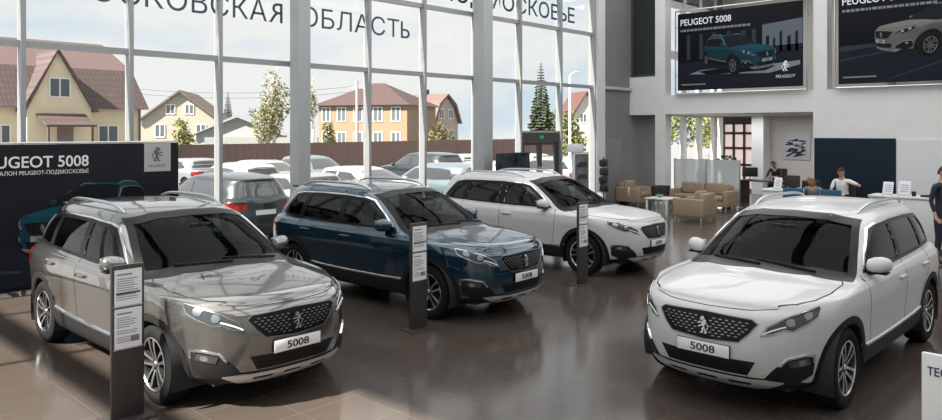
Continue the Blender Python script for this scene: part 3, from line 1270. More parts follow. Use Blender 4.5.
FLOOR_A = (0.085, 0.067, 0.056, 1)
FLOOR_B = (0.076, 0.061, 0.051, 1)
M_floor = floor_mat()
M_wall = mat('white_painted_wall', (0.74, 0.74, 0.73), 0.7, noise=(2.0, 0.03))
M_wall_warm = mat('warm_white_wall', (0.68, 0.64, 0.60), 0.7)
M_wall_grey = mat('grey_wall_panel', (0.19, 0.19, 0.187), 0.6, noise=(1.2, 0.06))
M_ceiling = mat('ceiling_grey', (0.55, 0.55, 0.55), 0.8)
M_frame = mat('window_profile_grey', (0.33, 0.345, 0.35), 0.4, 0.2)
M_column = mat('column_grey', (0.41, 0.43, 0.435), 0.6)
M_pane = glass_mat('window_glass', (0.975, 0.985, 0.98), 0.4)
M_pane_dark = glass_mat('dark_window_glass', (0.42, 0.50, 0.46), 1.2)
M_asphalt = mat('asphalt', (0.20, 0.20, 0.205), 0.9, noise=(3.0, 0.15))
M_navy = mat('navy_panel', (0.006, 0.014, 0.028), 0.5, spec=.25)
M_lightpanel = mat('pale_panel', (0.70, 0.72, 0.73), 0.5)
M_darkframe = mat('dark_frame', (0.055, 0.050, 0.048), 0.5)

WY = 13.2      # window wall
BX = 21.85     # back wall

def box_struct(name, x0, x1, y0, y1, z0, z1, m, bevel=0.0):
    return struct(MB().box(x0, x1, y0, y1, z0, z1, bevel).build(name, m))

box_struct('floor', -3.2, 29.2, -8.2, WY + .1, -.12, 0, M_floor)
box_struct('ground_outside', -60, 140, WY + .1, 170, -.30, -.04, M_asphalt)
box_struct('ceiling', -3.2, 29.2, -8.2, WY + .1, CEIL_Z, CEIL_Z + .2, M_ceiling)
box_struct('wall_behind', -3.2, 29.2, -8.2, -8.0, 0, CEIL_Z, M_wall)

# glazed left side of the hall, outside the picture
lw = MB()
lw.box(-3.2, -3.0, -8, 2.2, 0, CEIL_Z)
lw.box(-3.2, -3.0, 2.2, WY + .1, 7.1, CEIL_Z)
lw.box(-3.2, -3.0, 2.2, WY + .1, 0, .25)
struct(lw.build('wall_left', M_wall))
lf = MB()
for y in (2.2, 4.6, 7.0, 9.4, 11.8, 13.15):
    lf.box(-3.10, -3.0, y - .035, y + .035, .25, 7.1)
lf.box(-3.12, -2.98, 2.2, 13.2, 5.32, 5.56)
wl_ = struct(lf.build('window_1', M_frame))
MB().box(-3.07, -3.06, 2.2, 13.2, .25, 7.1).build('pane', M_pane, wl_)

# ------------------------------------------------------------------ tall window wall
MULL = [-3.0, -1.30, .42, 2.05, 3.60, 5.26, 6.92, 8.60, 10.53, 12.24, 14.10, 15.90, 17.80, 19.57]
Z_TR = [0.06, 3.80, 5.46, 7.12]
box_struct('wall_upper', -3.2, 29.2, WY - .15, WY + .1, 7.2, CEIL_Z, M_wall_grey)
DOOR_L, DOOR_R, DOOR_T = 15.98, 17.72, 2.36
for i in range(len(MULL) - 1):
    x0, x1 = MULL[i], MULL[i + 1]
    f = MB()
    f.box(x0 - .035, x0 + .035, WY - .20, WY, 0, 7.2)
    if i == len(MULL) - 2:
        f.box(x1 - .035, x1 + .035, WY - .20, WY, 0, 7.2)
    has_door = x0 < DOOR_L + .1 and x1 > DOOR_R - .1
    for z in Z_TR:
        if has_door and z < 1:
            continue
        f.box(x0 + .035, x1 - .035, WY - .15, WY - .01, z - .05, z + .05)
    if has_door:
        f.box(x0 + .035, x1 - .035, WY - .15, WY - .01, DOOR_T, DOOR_T + .06, .006)
    w = struct(f.build('window_%d' % (i + 2), M_frame))
    g = MB()
    zs = Z_TR[:]
    if has_door:
        zs[0] = DOOR_T
    for a, b in zip(zs[:-1], zs[1:]):
        g.box(x0 + .03, x1 - .03, WY - .030, WY - .020, a, b)
    g.build('pane', M_pane, w)
box_struct('trim_5', 8.42, 8.70, 12.66, 12.99, 0, CEIL_Z, M_column, .01)
box_struct('trim_6', 13.91, 14.27, 12.62, 12.99, 0, CEIL_Z, M_column, .01)
box_struct('trim_7', 2.9, 3.24, 12.62, 12.99, 0, CEIL_Z, M_column, .01).location.x = -3.6

# entrance door with two dark framed leaves
dr = MB()
dr.box(DOOR_L, DOOR_L + .07, WY - .14, WY - .02, 0, DOOR_T)
dr.box(DOOR_R - .07, DOOR_R, WY - .14, WY - .02, 0, DOOR_T)
dr.box(DOOR_L, DOOR_R, WY - .16, WY - .02, DOOR_T - .26, DOOR_T)
door = struct(dr.build('door_1', M_darkframe))
mid = (DOOR_L + DOOR_R) / 2
for a, b in ((DOOR_L + .075, mid - .01), (mid + .01, DOOR_R - .075)):
    lf = MB()
    lf.box(a, a + .09, WY - .11, WY - .05, .02, DOOR_T - .27)
    lf.box(b - .09, b, WY - .11, WY - .05, .02, DOOR_T - .27)
    lf.box(a + .09, b - .09, WY - .11, WY - .05, .02, .20)
    lf.box(a + .09, b - .09, WY - .11, WY - .05, DOOR_T - .35, DOOR_T - .27)
    leaf = lf.build('door_leaf', M_darkframe, door)
    MB().box(a + .08, b - .08, WY - .085, WY - .075, .2, DOOR_T - .34).build('pane', M_pane, leaf)
    hx = b - .045 if b < mid + .3 else a + .045
    MB().tube([(hx, WY - .115, .85), (hx, WY - .16, .88), (hx, WY - .16, 1.35), (hx, WY - .115, 1.38)], .014, 8).build('door_handle', M_alu, leaf)
M_exit = mat('exit_green', (0.02, 0.25, 0.12), 0.4, emit=(0.05, 0.40, 0.22), emit_s=0.25)
ex = MB().box(mid - .08, mid + .08, WY - .19, WY - .162, DOOR_T - .17, DOOR_T - .08, .006).build('exit_light', M_exit)
tag(ex, 'small green exit light on the dark door header', 'exit light')

# solid grey wall beyond the glazing
gw = MB()
gw.box(19.62, 24.3, WY - .06, WY + .1, 0, CEIL_Z)
struct(gw.build('wall_grey', M_wall_grey))
box_struct('trim_1', 19.60, 19.98, WY - .30, WY - .06, 0, CEIL_Z, mat('white_jamb', (.62, .63, .63), .5))
box_struct('trim_2', 19.98, 21.84, WY - .16, WY - .06, 3.76, 3.86, M_column, .01)
d2 = struct(MB().box(20.30, 21.30, WY - .09, WY - .06, 0, 2.15, .004).build('door_2', M_wall_grey))
MB().box(20.36, 20.40, WY - .13, WY - .085, .98, 1.16, .006).build('door_handle', M_darkframe, d2)

# back wall with openings
bw = MB()
bw.box(BX, BX + .4, 11.82, 12.18, 0, CEIL_Z)
bw.box(BX, BX + .4, 12.18, WY - .06, 2.95, 4.22)
bw.box(BX, BX + .4, 7.20, 11.82, 2.96, 3.58)
bw.box(BX, BX + .4, 6.83, 7.20, 3.58, CEIL_Z)
bw.box(BX, BX + .4, 1.9, 7.20, 0, 3.58)
bw.box(BX, BX + .4, -8, 1.9, 0, CEIL_Z)
bw.box(BX, BX + .4, 1.9, WY - .06, 7.3, CEIL_Z)
struct(bw.build('wall_back', M_wall))
wf = MB()
wf.box(BX + .1, BX + .2, 12.18, 12.24, 4.22, 7.3)
wf.box(BX + .1, BX + .2, 13.06, 13.14, 4.22, 7.3)
wf.box(BX + .1, BX + .2, 12.2, 13.1, 4.22, 4.30)
w20 = struct(wf.build('window_20', M_darkframe))
MB().box(BX + .14, BX + .15, 12.2, 13.1, 4.25, 7.3).build('pane', M_pane_dark, w20)
box_struct('floor_upper', BX + .4, 29.2, 1.9, WY + .1, 3.0, 3.3, M_wall)
box_struct('wall_far', 29.0, 29.2, 1.9, WY + .1, 0, CEIL_Z, M_wall_warm)
box_struct('wall_room_side', BX + .4, 29.0, 5.2, 5.4, 0, CEIL_Z, M_wall_warm)
# glazing of the rooms behind
rw = MB()
for x in (24.3, 25.6, 26.9, 28.2, 29.0):
    rw.box(x - .12, x + .12, WY - .18, WY - .02, 0, CEIL_Z)
for z in (.15, 3.1, 5.2, 7.1):
    rw.box(24.4, 28.9, WY - .15, WY - .04, z - .15, z + .15)
w21 = struct(rw.build('window_21', mat('white_window_frame', (.72, .73, .73), .5)))
MB().box(24.3, 29.0, WY - .09, WY - .08, .2, 7.1).build('pane', M_pane, w21)
pf = MB()
for y in (11.75, 12.17, 12.60, 13.02):
    pf.box(28.90, 29.0, y - .04, y + .04, 0, 2.78)
for z in (.05, 1.05, 1.72, 2.32, 2.72):
    pf.box(28.90, 29.0, 11.75, 13.02, z - .05, z + .05)
pf.box(28.92, 29.0, 11.71, 13.06, 2.72, 2.95)
w22 = struct(pf.build('window_22', mat('brown_window_frame', (.05, .035, .03), .5)))
MB().box(28.985, 28.995, 11.75, 13.02, .05, 2.75).build('pane', mat('pink_glow_pane', (.8, .62, .58), .3, emit=(.85, .68, .64), emit_s=.55), w22)  # pane glows by itself in place of light from behind
box_struct('trim_8', 27.9, 28.5, 11.0, 11.45, 0, 3.0, M_wall)
box_struct('trim_3', BX - .035, BX, 5.11, 7.16, 0, 2.22, M_navy)
box_struct('trim_4', BX - .03, BX, -2, 5.09, 0, 2.20, M_lightpanel)

# ------------------------------------------------------------------ lettering on the glass
M_letter = mat('dark_blue_lettering', (0.045, 0.075, 0.10), 0.5)
M_letter_navy = mat('navy_lettering', (0.010, 0.028, 0.085), 0.5)
def glass_word(body, x0, x1, z, cap, bold, m, label):
    me = text_mesh(body, cap / .70, bold=bold, width=x1 - x0, depth=0)
    me.transform(frame_mtx((x0, WY - .036, z), (1, 0, 0), (0, 0, 1)))
    me.materials.append(m)
    o = link_mesh('window_lettering', me)
    tag(o, label, 'lettering')
    return o
glass_word('МОСКОВСКАЯ', 4.12, 8.36, 4.63, .41, 0, M_letter, 'long grey Cyrillic word at the left across the tall windows')
glass_word('ОБЛАСТЬ', 8.80, 11.87, 4.63, .41, 0, M_letter, 'grey Cyrillic word on the panes between the two columns')
glass_word('ПОДМОСКОВЬЕ', 12.90, 18.68, 5.73, .44, .006, M_letter_navy, 'bold navy Cyrillic word high on the right window panes')
# ------------------------------------------------------------------ the four show cars
GROUP_CARS = 'family cars on show in the hall'
car_silver = build_show_car('car', 'grey metallic car in front of the black backdrop, nearest to the left', GROUP_CARS)
def put_car(o, x, y, deg):
    o.location = (x, y, 0)
    o.rotation_euler = (0, 0, radians(deg))
car_blue = copy_tree(car_silver)
repaint(car_blue, M_blue_paint)
car_blue['label'] = 'dark blue metallic car between the grey car and the white one'
car_far = copy_tree(car_silver)
repaint(car_far, M_white_paint)
car_far['label'] = 'white car farther back, parked on the far side of the blue car'
car_near = copy_tree(car_silver)
repaint(car_near, M_white_paint)
car_near['label'] = 'large white car facing left, alone in the right foreground'
put_car(car_silver, 3.70, 6.53, -89.5)
put_car(car_blue, 7.39, 6.93, -87.3)
put_car(car_far, 11.13, 7.10, -88.1)
put_car(car_near, 6.95, 2.88, 179.1)

# ------------------------------------------------------------------ printed pictures
def ink_material():
    m = bpy.data.materials.new('printed_picture')
    m.use_nodes = True
    nt = m.node_tree
    at = nt.nodes.new('ShaderNodeAttribute')
    at.attribute_name = 'ink'
    b = nt.nodes['Principled BSDF']
    nt.links.new(at.outputs['Color'], b.inputs['Base Color'])
    b.inputs['Roughness'].default_value = 0.5
    b.inputs['Specular IOR Level'].default_value = 0.15
    return m
M_ink = ink_material()

INK = {}
def ink_of(m):
    n = m.name.split('.')[0]
    if n in ('windscreen_glass', 'side_glass', 'privacy_glass', 'cabin_lining', 'black_gloss_trim', 'seat_fabric'):
        return (.012, .016, .022)
    if n in ('black_plastic_trim', 'tyre_rubber', 'dark_rim_pocket', 'headlamp_lens', 'plate_ink'):
        return (.010, .011, .013)
    if n in ('chrome', 'brushed_aluminium', 'machined_rim', 'skid_plate_silver'):
        return (.42, .45, .48)
    if n in ('headlamp_reflector', 'lamp_white', 'plate_white'):
        return (.75, .78, .80)
    return None

def print_car(name, src, paint, eye, flip, width, mtx, parent, gain=1.0):
    """the picture of a car, printed on a sheet: a projection of the car flattened to a few millimetres"""
    eye = Vector(eye)
    tgt = Vector((-1.4, 0, .75))
    fw = (tgt - eye).normalized()
    rt = fw.cross(Vector((0, 0, 1))).normalized()
    up = rt.cross(fw)
    V, F, C = [], [], []
    inv = src.matrix_world.inverted()
    def walk(o):
        if o.type == 'MESH' and o.name.split('.')[0] not in ('seat', 'headrest', 'dashboard', 'steering_wheel', 'rear_view_mirror', 'wheel_housing', 'grille_mesh', 'cabin_lining', 'intake_bars', 'wiper', 'mirror_glass'):
            mw = inv @ o.matrix_world
            me = o.data
            base = len(V)
            cs = [ink_of(s.material) or paint for s in o.material_slots]
            for v in me.vertices:
                V.append(mw @ v.co)
            r3 = mw.to_3x3()
            for p in me.polygons:
                n = (r3 @ p.normal).normalized()
                c = mw @ p.center
                if n.dot(eye - c) <= 0:
                    continue
                F.append([base + i for i in p.vertices])
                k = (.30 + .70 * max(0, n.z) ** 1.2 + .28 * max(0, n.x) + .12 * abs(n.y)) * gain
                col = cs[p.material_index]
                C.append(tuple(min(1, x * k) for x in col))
        for ch in o.children:
            walk(ch)
    walk(src)
    pts = []
    for v in V:
        d = v - eye
        z = d.dot(fw)
        pts.append((d.dot(rt) / z, d.dot(up) / z, z))
    used = sorted({i for f in F for i in f})
    xs = [pts[i][0] for i in used]
    ys = [pts[i][1] for i in used]
    zs = [pts[i][2] for i in used]
    k = width / (max(xs) - min(xs))
    cx = (max(xs) + min(xs)) / 2
    ymin, zmin, zmax = min(ys), min(zs), max(zs)
    mp = {}
    vs = []
    for i in used:
        x, y, z = pts[i]
        mp[i] = len(vs)
        xx = (x - cx) * k
        vs.append(mtx @ Vector((-xx if flip else xx, (y - ymin) * k, .002 + .012 * (zmax - z) / (zmax - zmin))))
    fs = [[mp[i] for i in f] for f in F]
    if flip:
        fs = [list(reversed(f)) for f in fs]
    me = bpy.data.meshes.new(name)
    me.from_pydata(vs, [], fs)
    me.materials.append(M_ink)
    me.update()
    a = me.color_attributes.new('ink', 'FLOAT_COLOR', 'CORNER')
    li = 0
    buf = []
    for p in me.polygons:
        for _ in p.vertices:
            buf += [*C[p.index], 1.0]
    a.data.foreach_set('color', buf)
    return link_mesh(name, me, parent)

def flat_poly(mb, poly, mtx, h, mi=0, t=.001):
    vs = [mtx @ Vector((a, b, h + t)) for a, b in poly]
    mb.add(vs, [tuple(range(len(poly)))], mi)

bpy.context.view_layer.update()
M_banner = mat('black_banner', (0.006, 0.007, 0.011), 0.6, spec=.2, noise=(1.5, 0.25))
M_print_white = mat('print_white', (0.80, 0.81, 0.82), 0.5)
M_print_grey = mat('print_grey', (0.20, 0.22, 0.24), 0.5, spec=.15)
M_print_dim = mat('print_dim_blue', (0.028, 0.038, 0.052), 0.5, spec=.1)
M_print_dark = mat('print_near_black', (0.004, 0.005, 0.008), 0.5, spec=.1)
M_print_slate = mat('print_slate', (0.010, 0.013, 0.020), 0.5, spec=.1)
M_print_sky = mat('print_dusk_sky', (0.11, 0.13, 0.155), 0.5, spec=.15)
M_logo_box = mat('logo_grey', (0.42, 0.43, 0.44), 0.5)
M_logo_ink = mat('logo_dark', (0.10, 0.105, 0.11), 0.4)

def lion_on(parent, name, mtx, cx, cy, s, m, h=.004):
    mb = MB()
    for pl in lion_polys():
        mb.prism([(cx + a * s, cy + b * s) for a, b in pl], h, h + .003, 'xy', mtx=mtx)
    return mb.build(name, m, parent)

# --- black backdrop behind the grey car
BY = 12.40
bd = thing('backdrop', 'black floor backdrop with a printed teal car behind the grey car', 'backdrop', (3.7, BY, 0))
ox = 1.6
bd_w = 5.80 - ox
def bl(x, z):
    return (x - ox, z)
B_M = frame_mtx((ox - 3.7, -.02, 0), (1, 0, 0), (0, 0, 1))
mb = MB().box(ox - 3.7, 5.80 - 3.7, -.015, .015, .04, 2.22, .003)
cloth = mb.build('banner_cloth', M_banner, bd)
mb = MB()
mb.tube([(ox - 3.7, .03, .0), (ox - 3.7, .03, 2.24), (5.80 - 3.7, .03, 2.24), (5.80 - 3.7, .03, 0)], .02, 8)
mb.build('tube_frame', M_alu, bd)
mb = MB()
for x in (1.9, 3.3, 4.7, 5.7):
    mb.box(x - 3.7 - .03, x - 3.7 + .03, -.18, .22, 0, .03, .006)
mb.build('foot', M_darkframe, bd)
text_obj('banner_title', 'PEUGEOT 5008', .24, M_print_white, cloth, B_M @ Matrix.Translation((2.84 - ox, 1.875, 0)), bold=.003, width=1.50, depth=.002)
text_obj('banner_subtitle', 'САЛОН PEUGEOT-ПОДМОСКОВЬЕ', .085, M_print_white, cloth, B_M @ Matrix.Translation((3.06 - ox, 1.765, 0)), width=1.28, depth=.002)
mb = MB()
flat_poly(mb, [bl(1.65, .10), bl(5.75, .10), bl(5.75, .55), bl(1.65, .80)], B_M, -.003, t=0)
mb.build('printed_road', M_print_slate, cloth)
mb = MB()
flat_poly(mb, [bl(1.65, .42), bl(3.4, .30), bl(3.4, .34), bl(1.65, .50)], B_M, -.002, t=0)
mb.build('printed_light_streak', M_print_dim, cloth)
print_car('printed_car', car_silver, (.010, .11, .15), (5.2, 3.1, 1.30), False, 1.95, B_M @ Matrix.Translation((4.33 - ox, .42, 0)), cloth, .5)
mb = MB()
flat_poly(mb, [bl(5.21, 1.74), bl(5.66, 1.74), bl(5.66, 2.215), bl(5.21, 2.215)], B_M, .001)
lb = mb.build('logo_square', M_logo_box, cloth)
lion_on(lb, 'emblem', B_M, 5.435 - ox, 2.03, .24, M_logo_ink, .003)
text_obj('logo_text', 'PEUGEOT', .062, M_logo_ink, lb, B_M @ Matrix.Translation((5.285 - ox, 1.815, .003)), width=.30, depth=.002)

# --- wall posters
def wall_poster(y1, w, label, paint, flip, cars_x, car_w, car_z, title_z, night):
    z0, z1 = 3.70, 6.14
    h = z1 - z0
    x = BX - .16
    t = thing('wall_poster', label, 'poster', (x, y1, z0), group='wall posters above the reception')
    # u runs from the left edge (large Y) towards the right (small Y)
    m = frame_mtx((-.012, 0, 0), (0, -1, 0), (0, 0, 1))
    sheet = MB().box(-.010, .010, -w, 0, 0, h, .002).build('poster_sheet', M_print_dark, t)
    mb = MB()
    e = .10
    mb.tube([(.03, e, -e), (.03, e, h + e), (.03, -w - e, h + e), (.03, -w - e, -e), (.03, e, -e)], .028, 8)
    mb.build('tube_frame', M_alu, t)
    mb = MB()
    for (yy, zz) in ((e, .5), (-w - e, .5), (e, h - .4), (-w - e, h - .4)):
        mb.tube([(.03, yy, zz), (.155, yy, zz)], .018, 8)
    mb.build('bracket', M_alu, t)
    def quad(name, poly, mt, hh):
        q = MB()
        flat_poly(q, poly, m, hh, t=0)
        return q.build(name, mt, sheet)
    if not night:
        quad('printed_road', [(0.01, .01), (w - .01, .01), (w - .01, 1.02), (0.01, .86)], M_print_slate, .000)
        quad('printed_sky', [(w * .70, 1.02), (w - .01, 1.03), (w - .01, 1.95), (w * .70, 1.85)], M_print_sky, .000)
        q = MB()
        for a, b, c in ((.74, .05, .50), (.79, .035, .42), (.84, .04, .62), (.90, .05, .46), (.955, .04, .58)):
            flat_poly(q, [(w * a - b, 1.03), (w * a + b, 1.03), (w * a + b, 1.03 + c), (w * a - b, 1.03 + c * .9)], m, .001, t=0)
        flat_poly(q, [(w * .70, 1.02), (w - .01, 1.03), (w - .01, 1.22), (w * .70, 1.20)], m, .001, t=0)
        q.build('printed_skyline', M_print_slate, sheet)
        q = MB()
        for a in (.08, .19, .30, .42, .54, .62):
            flat_poly(q, [(w * a, .95), (w * a + .12, .95), (w * a + .12, 1.75), (w * a, 1.75)], m, .001, t=0)
        q.build('printed_pillars', M_print_dim, sheet)
        q = MB()
        flat_poly(q, [(w * .10, .50), (w * .75, .42), (w * .98, .62), (w * .98, .74), (w * .70, .66), (w * .20, .62)], m, .001, t=0)
        q.build('printed_ground_light', M_print_grey, sheet)
        q = MB()
        flat_poly(q, [(w * .18, .58), (w * .26, .46), (w * .72, .50), (w * .80, .62), (w * .60, .70)], m, .0016, t=0)
        q.build('printed_car_shadow', M_print_dark, sheet)
    else:
        quad('printed_road', [(0.01, .01), (w - .01, .01), (w - .01, 1.15), (0.01, 1.05)], M_print_slate, .000)
        q = MB()
        flat_poly(q, [(0.02, .88), (1.1, .99), (1.1, 1.06), (0.02, 1.02)], m, .001, t=0)
        flat_poly(q, [(0.02, .62), (1.2, .80), (1.2, .84), (0.02, .67)], m, .001, t=0)
        flat_poly(q, [(1.0, .02), (1.06, .02), (w - .02, .92), (w - .02, .99)], m, .001, t=0)
        q.build('printed_lane_lines', M_print_dim, sheet)
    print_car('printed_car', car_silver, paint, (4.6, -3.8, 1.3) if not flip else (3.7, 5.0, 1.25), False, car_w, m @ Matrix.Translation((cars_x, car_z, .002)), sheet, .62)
    text_obj('poster_title', 'PEUGEOT 5008', .28, M_print_white, sheet, m @ Matrix.Translation((.10, title_z, .004)), bold=.003, width=1.66, depth=.002)
    q = MB()
    rr = random.Random(3)
    u = .10
    while u < 2.25:
        du = rr.uniform(.05, .14)
        flat_poly(q, [(u, title_z - .20), (u + du, title_z - .20), (u + du, title_z - .13), (u, title_z - .13)], m, .004)
        u += du + .025
    q.build('poster_small_print', M_print_grey, sheet)
    q = MB()
    flat_poly(q, [(.12, .16), (.95, .16), (.95, .20), (.12, .20)], m, .004)
    q.build('poster_footer', M_print_grey, sheet)
    lion_on(sheet, 'emblem', m, w * .875, .60, .30, M_print_white)
    text_obj('logo_text', 'PEUGEOT', .12, M_print_white, sheet, m @ Matrix.Translation((w * .875 - .27, .26, .004)), width=.54, depth=.002)
    return t
wall_poster(11.28, 3.86, 'wall poster of a teal car with a city behind, left of two', (.010, .10, .145), False, 1.98, 2.25, .42, 2.06, False)
wall_poster(6.48, 3.86, 'wall poster of a grey car on a dark road, right of two', (.30, .29, .275), True, 2.33, 2.85, .62, 2.16, True)

# ------------------------------------------------------------------ information stands
M_stand = mat('dark_brown_stand', (0.040, 0.036, 0.034), 0.45)
M_paper = mat('white_paper', (0.80, 0.81, 0.83), 0.6)
M_print_ink = mat('paper_ink', (0.18, 0.20, 0.24), 0.6)
def info_stand():
    t = thing('info_stand', '', 'info stand')
    MB().box(-.135, .135, -.018, .018, .012, 1.30, .004).build('panel', M_stand, t)
    MB().box(-.20, .20, -.14, .14, 0, .014, .004).build('base_plate', M_stand, t)
    for k, (z0, z1) in enumerate(((.955, 1.262), (.600, .935))):
        p = MB().box(-.112, .112, -.023, -.019, z0, z1).build('paper_sheet', M_paper, t)
        q = MB()
        rr = random.Random(k)
        z = z1 - .035
        q.box(-.095, .03, -.0245, -.0235, z - .012, z)
        z -= .04
        while z > z0 + .05:
            q.box(-.095, -.095 + rr.uniform(.10, .185), -.0245, -.0235, z - .006, z)
            z -= .019 if rr.random() > .2 else .034
        if k:
            q.box(.02, .09, -.0245, -.0235, z0 + .05, z0 + .10)
        q.build('printed_lines', M_print_ink, p)
        if k == 0:
            MB().box(-.10, .10, -.0245, -.0235, z0 + .10, z0 + .118).build('heading_bar', M_logo_ink, p)
        MB().box(-.120, .120, -.0262, -.0185, z0 - .008, z0 + .004, .001).build('holder_rail', M_alu, t)
    return t
st = info_stand()
st.location = (2.54, 6.37, 0)
st['label'] = 'dark info stand with papers beside the grey car, nearest and largest'
s2 = copy_tree(st)
s2.location = (6.12, 6.63, 0)
s2['label'] = 'dark info stand with papers at the front wheel of the blue car'
s3 = copy_tree(st)
s3.location = (9.69, 6.68, 0)
s3['label'] = 'dark info stand with papers at the front wheel of the farther white car'
for s in (st, s2, s3):
    s['group'] = 'info stands beside the cars'

# white board at the right edge
tb = thing('sign_board', 'white board with dark lettering cut off by the right edge, nearest', 'sign board', (4.70, .97, 0))
MB().box(-.015, .015, -.80, 0, .12, 1.20, .006).build('board', mat('board_white', (.80, .81, .82), .4), tb)
mb = MB()
mb.tube([(0, -.10, .0), (0, -.10, .14)], .015, 8)
mb.tube([(0, -.70, .0), (0, -.70, .14)], .015, 8)
mb.box(-.18, .18, -.75, -.05, 0, .012, .004)
mb.build('stand_foot', M_alu, tb)
text_obj('board_text', 'ТЕСТ', .063, M_letter_navy, tb, frame_mtx((-.017, -.028, 1.082), (0, -1, 0), (0, 0, 1)), bold=.001, width=.128, depth=.002)

# ------------------------------------------------------------------ things by the window
M_black = mat('black_plastic', (0.015, 0.015, 0.016), 0.45)
M_screen = mat('screen_picture', (0.03, 0.04, 0.045), 0.15, noise=(4.0, 0.7))
tv = thing('display_screen', 'wide dark display screen on a stand before the windows', 'screen', (14.58, 12.20, 0))
MB().box(-.66, .66, -.03, .03, 1.10, 1.86, .01).build('screen_housing', M_black, tv)
sc = MB().box(-.63, .63, -.034, -.028, 1.13, 1.83).build('screen', M_screen, tv)
mb = MB()
mb.tube([(0, .03, 0.02), (0, .03, 1.3)], .035, 10)
mb.box(-.4, .4, -.25, .25, 0, .03, .008)
mb.build('screen_stand', M_black, tv)

pp = thing('poster_stand', 'white-topped poster stand with a grey poster right of the door', 'poster stand', (17.95, 12.45, 0))
mb = MB().box(-.40, .40, -.03, .03, .02, 1.80, .006)
mb.box(-.45, .45, -.15, .15, 0, .03, .008)
mb.build('stand_board', mat('board_pale', (.7, .71, .72), .5), pp)
MB().box(-.31, .37, -.036, -.028, .25, 1.74).build('poster', mat('grey_print', (.13, .14, .15), .5, noise=(3.0, .5)), pp)
mb = MB()
for z in (1.0, 1.35):
    mb.prism([(-.24, z), (-.20, z + .09), (-.05, z + .16), (.18, z + .15), (.30, z + .07), (.32, z)], -.042, -.036, 'xz')
mb.build('printed_picture', mat('dark_print', (.03, .033, .036), .5), pp)
MB().box(-.62, .10, -.05, .05, 1.80, 2.04, .01).build('header_box', mat('header_white', (.8, .81, .82), .5), pp)

rk = thing('brochure_stand', 'slim black stand with stacked dark holders by the grey wall', 'stand', (19.20, 12.45, 0))
mb = MB()
mb.tube([(0, 0, .02), (0, 0, 1.62)], .02, 8)
mb.build('pole', M_black, rk)
MB().lathe([(0, 0), (.18, 0), (.18, .02), (.03, .03)], 20).build('base', M_black, rk)
for i, z in enumerate((.55, .80, 1.05, 1.32)):
    m_ = Matrix.Translation((0, 0, z)) @ Matrix.Rotation(radians((8, -10, 6, -4)[i]), 4, 'Y')
    mb = MB().box(-.13, .13, -.10, .10, 0, .23, .05, seg=3, mtx=m_)
    mb.build('holder', M_black, rk)

# ------------------------------------------------------------------ lounge
M_leather = mat('tan_leather', (0.33, 0.25, 0.175), 0.5, noise=(6, .05))
M_metal_leg = mat('steel_leg', (.6, .6, .6), .3, 1.0)
def armchair(w, d, name, label, cat):
    """faces -y"""
    t = thing(name, label, cat)
    for sx in (-1, 1):
        MB().box(sx * w / 2 - (.14 if sx > 0 else 0), sx * w / 2 + (.14 if sx < 0 else 0), -d / 2, d / 2, .10, .58, .03, seg=3).build('arm', M_leather, t)
    MB().box(-w / 2 + .145, w / 2 - .145, d / 2 - .20, d / 2, .10, .72, .03, seg=3).build('backrest', M_leather, t)
    MB().box(-w / 2 + .145, w / 2 - .145, -d / 2 + .02, d / 2 - .205, .10, .27, .02).build('seat_base', M_leather, t)
    n = 2 if w > 1.4 else 1
    cw = (w - .30) / n
    for i in range(n):
        x0 = -w / 2 + .15 + cw * i
        MB().box(x0 + .004, x0 + cw - .004, -d / 2, d / 2 - .21, .275, .43, .04, seg=3).build('seat_cushion', M_leather, t)
        MB().box(x0 + .01, x0 + cw - .01, d / 2 - .32, d / 2 - .205, .435, .78, .045, seg=3).build('back_cushion', M_leather, t)
    for sx in (-1, 1):
        for sy in (-1, 1):
            MB().box(sx * (w / 2 - .07) - .02, sx * (w / 2 - .07) + .02, sy * (d / 2 - .07) - .02, sy * (d / 2 - .07) + .02, 0, .105).build('leg', M_metal_leg, t)
    return t
ac = armchair(.90, .88, 'armchair', 'tan leather armchair with its side to us, nearest of the lounge', 'armchair')
ac.location = (18.95, 9.35, 0)
ac['group'] = 'tan armchairs in the lounge'
ac.rotation_euler = (0, 0, pi)
a2 = copy_tree(ac)
a2.location = (21.35, 12.66, 0)
a2.rotation_euler = (0, 0, 0)
a2['label'] = 'tan leather armchair by the grey wall, behind the farther white car'
so = armchair(1.92, .84, 'sofa', 'tan leather sofa against the frosted glass screen', 'sofa')
so.location = (21.85, 10.50, 0)
so.rotation_euler = (0, 0, -pi / 2)

tbl = thing('coffee_table', 'white square coffee table between the tan armchairs', 'table', (19.15, 10.45, 0))
M_white_lac = mat('white_lacquer', (.78, .78, .77), .3)
MB().box(-.36, .36, -.36, .36, .47, .51, .01).build('table_top', M_white_lac, tbl)
for sx in (-1, 1):
    for sy in (-1, 1):
        MB().box(sx * .31 - .025, sx * .31 + .025, sy * .31 - .025, sy * .31 + .025, 0, .47, .004).build('leg', M_white_lac, tbl)
gl = thing('glass_bowl', 'small green glass bowl on the white coffee table', 'bowl', (19.10, 10.5, .512))
MB().lathe([(0, .004), (.05, .004), (.09, .05), (.10, .085), (.094, .085), (.084, .05), (.046, .012), (0, .010)], 20).build('bowl', mat('green_glass', (.15, .30, .25), .1), gl)

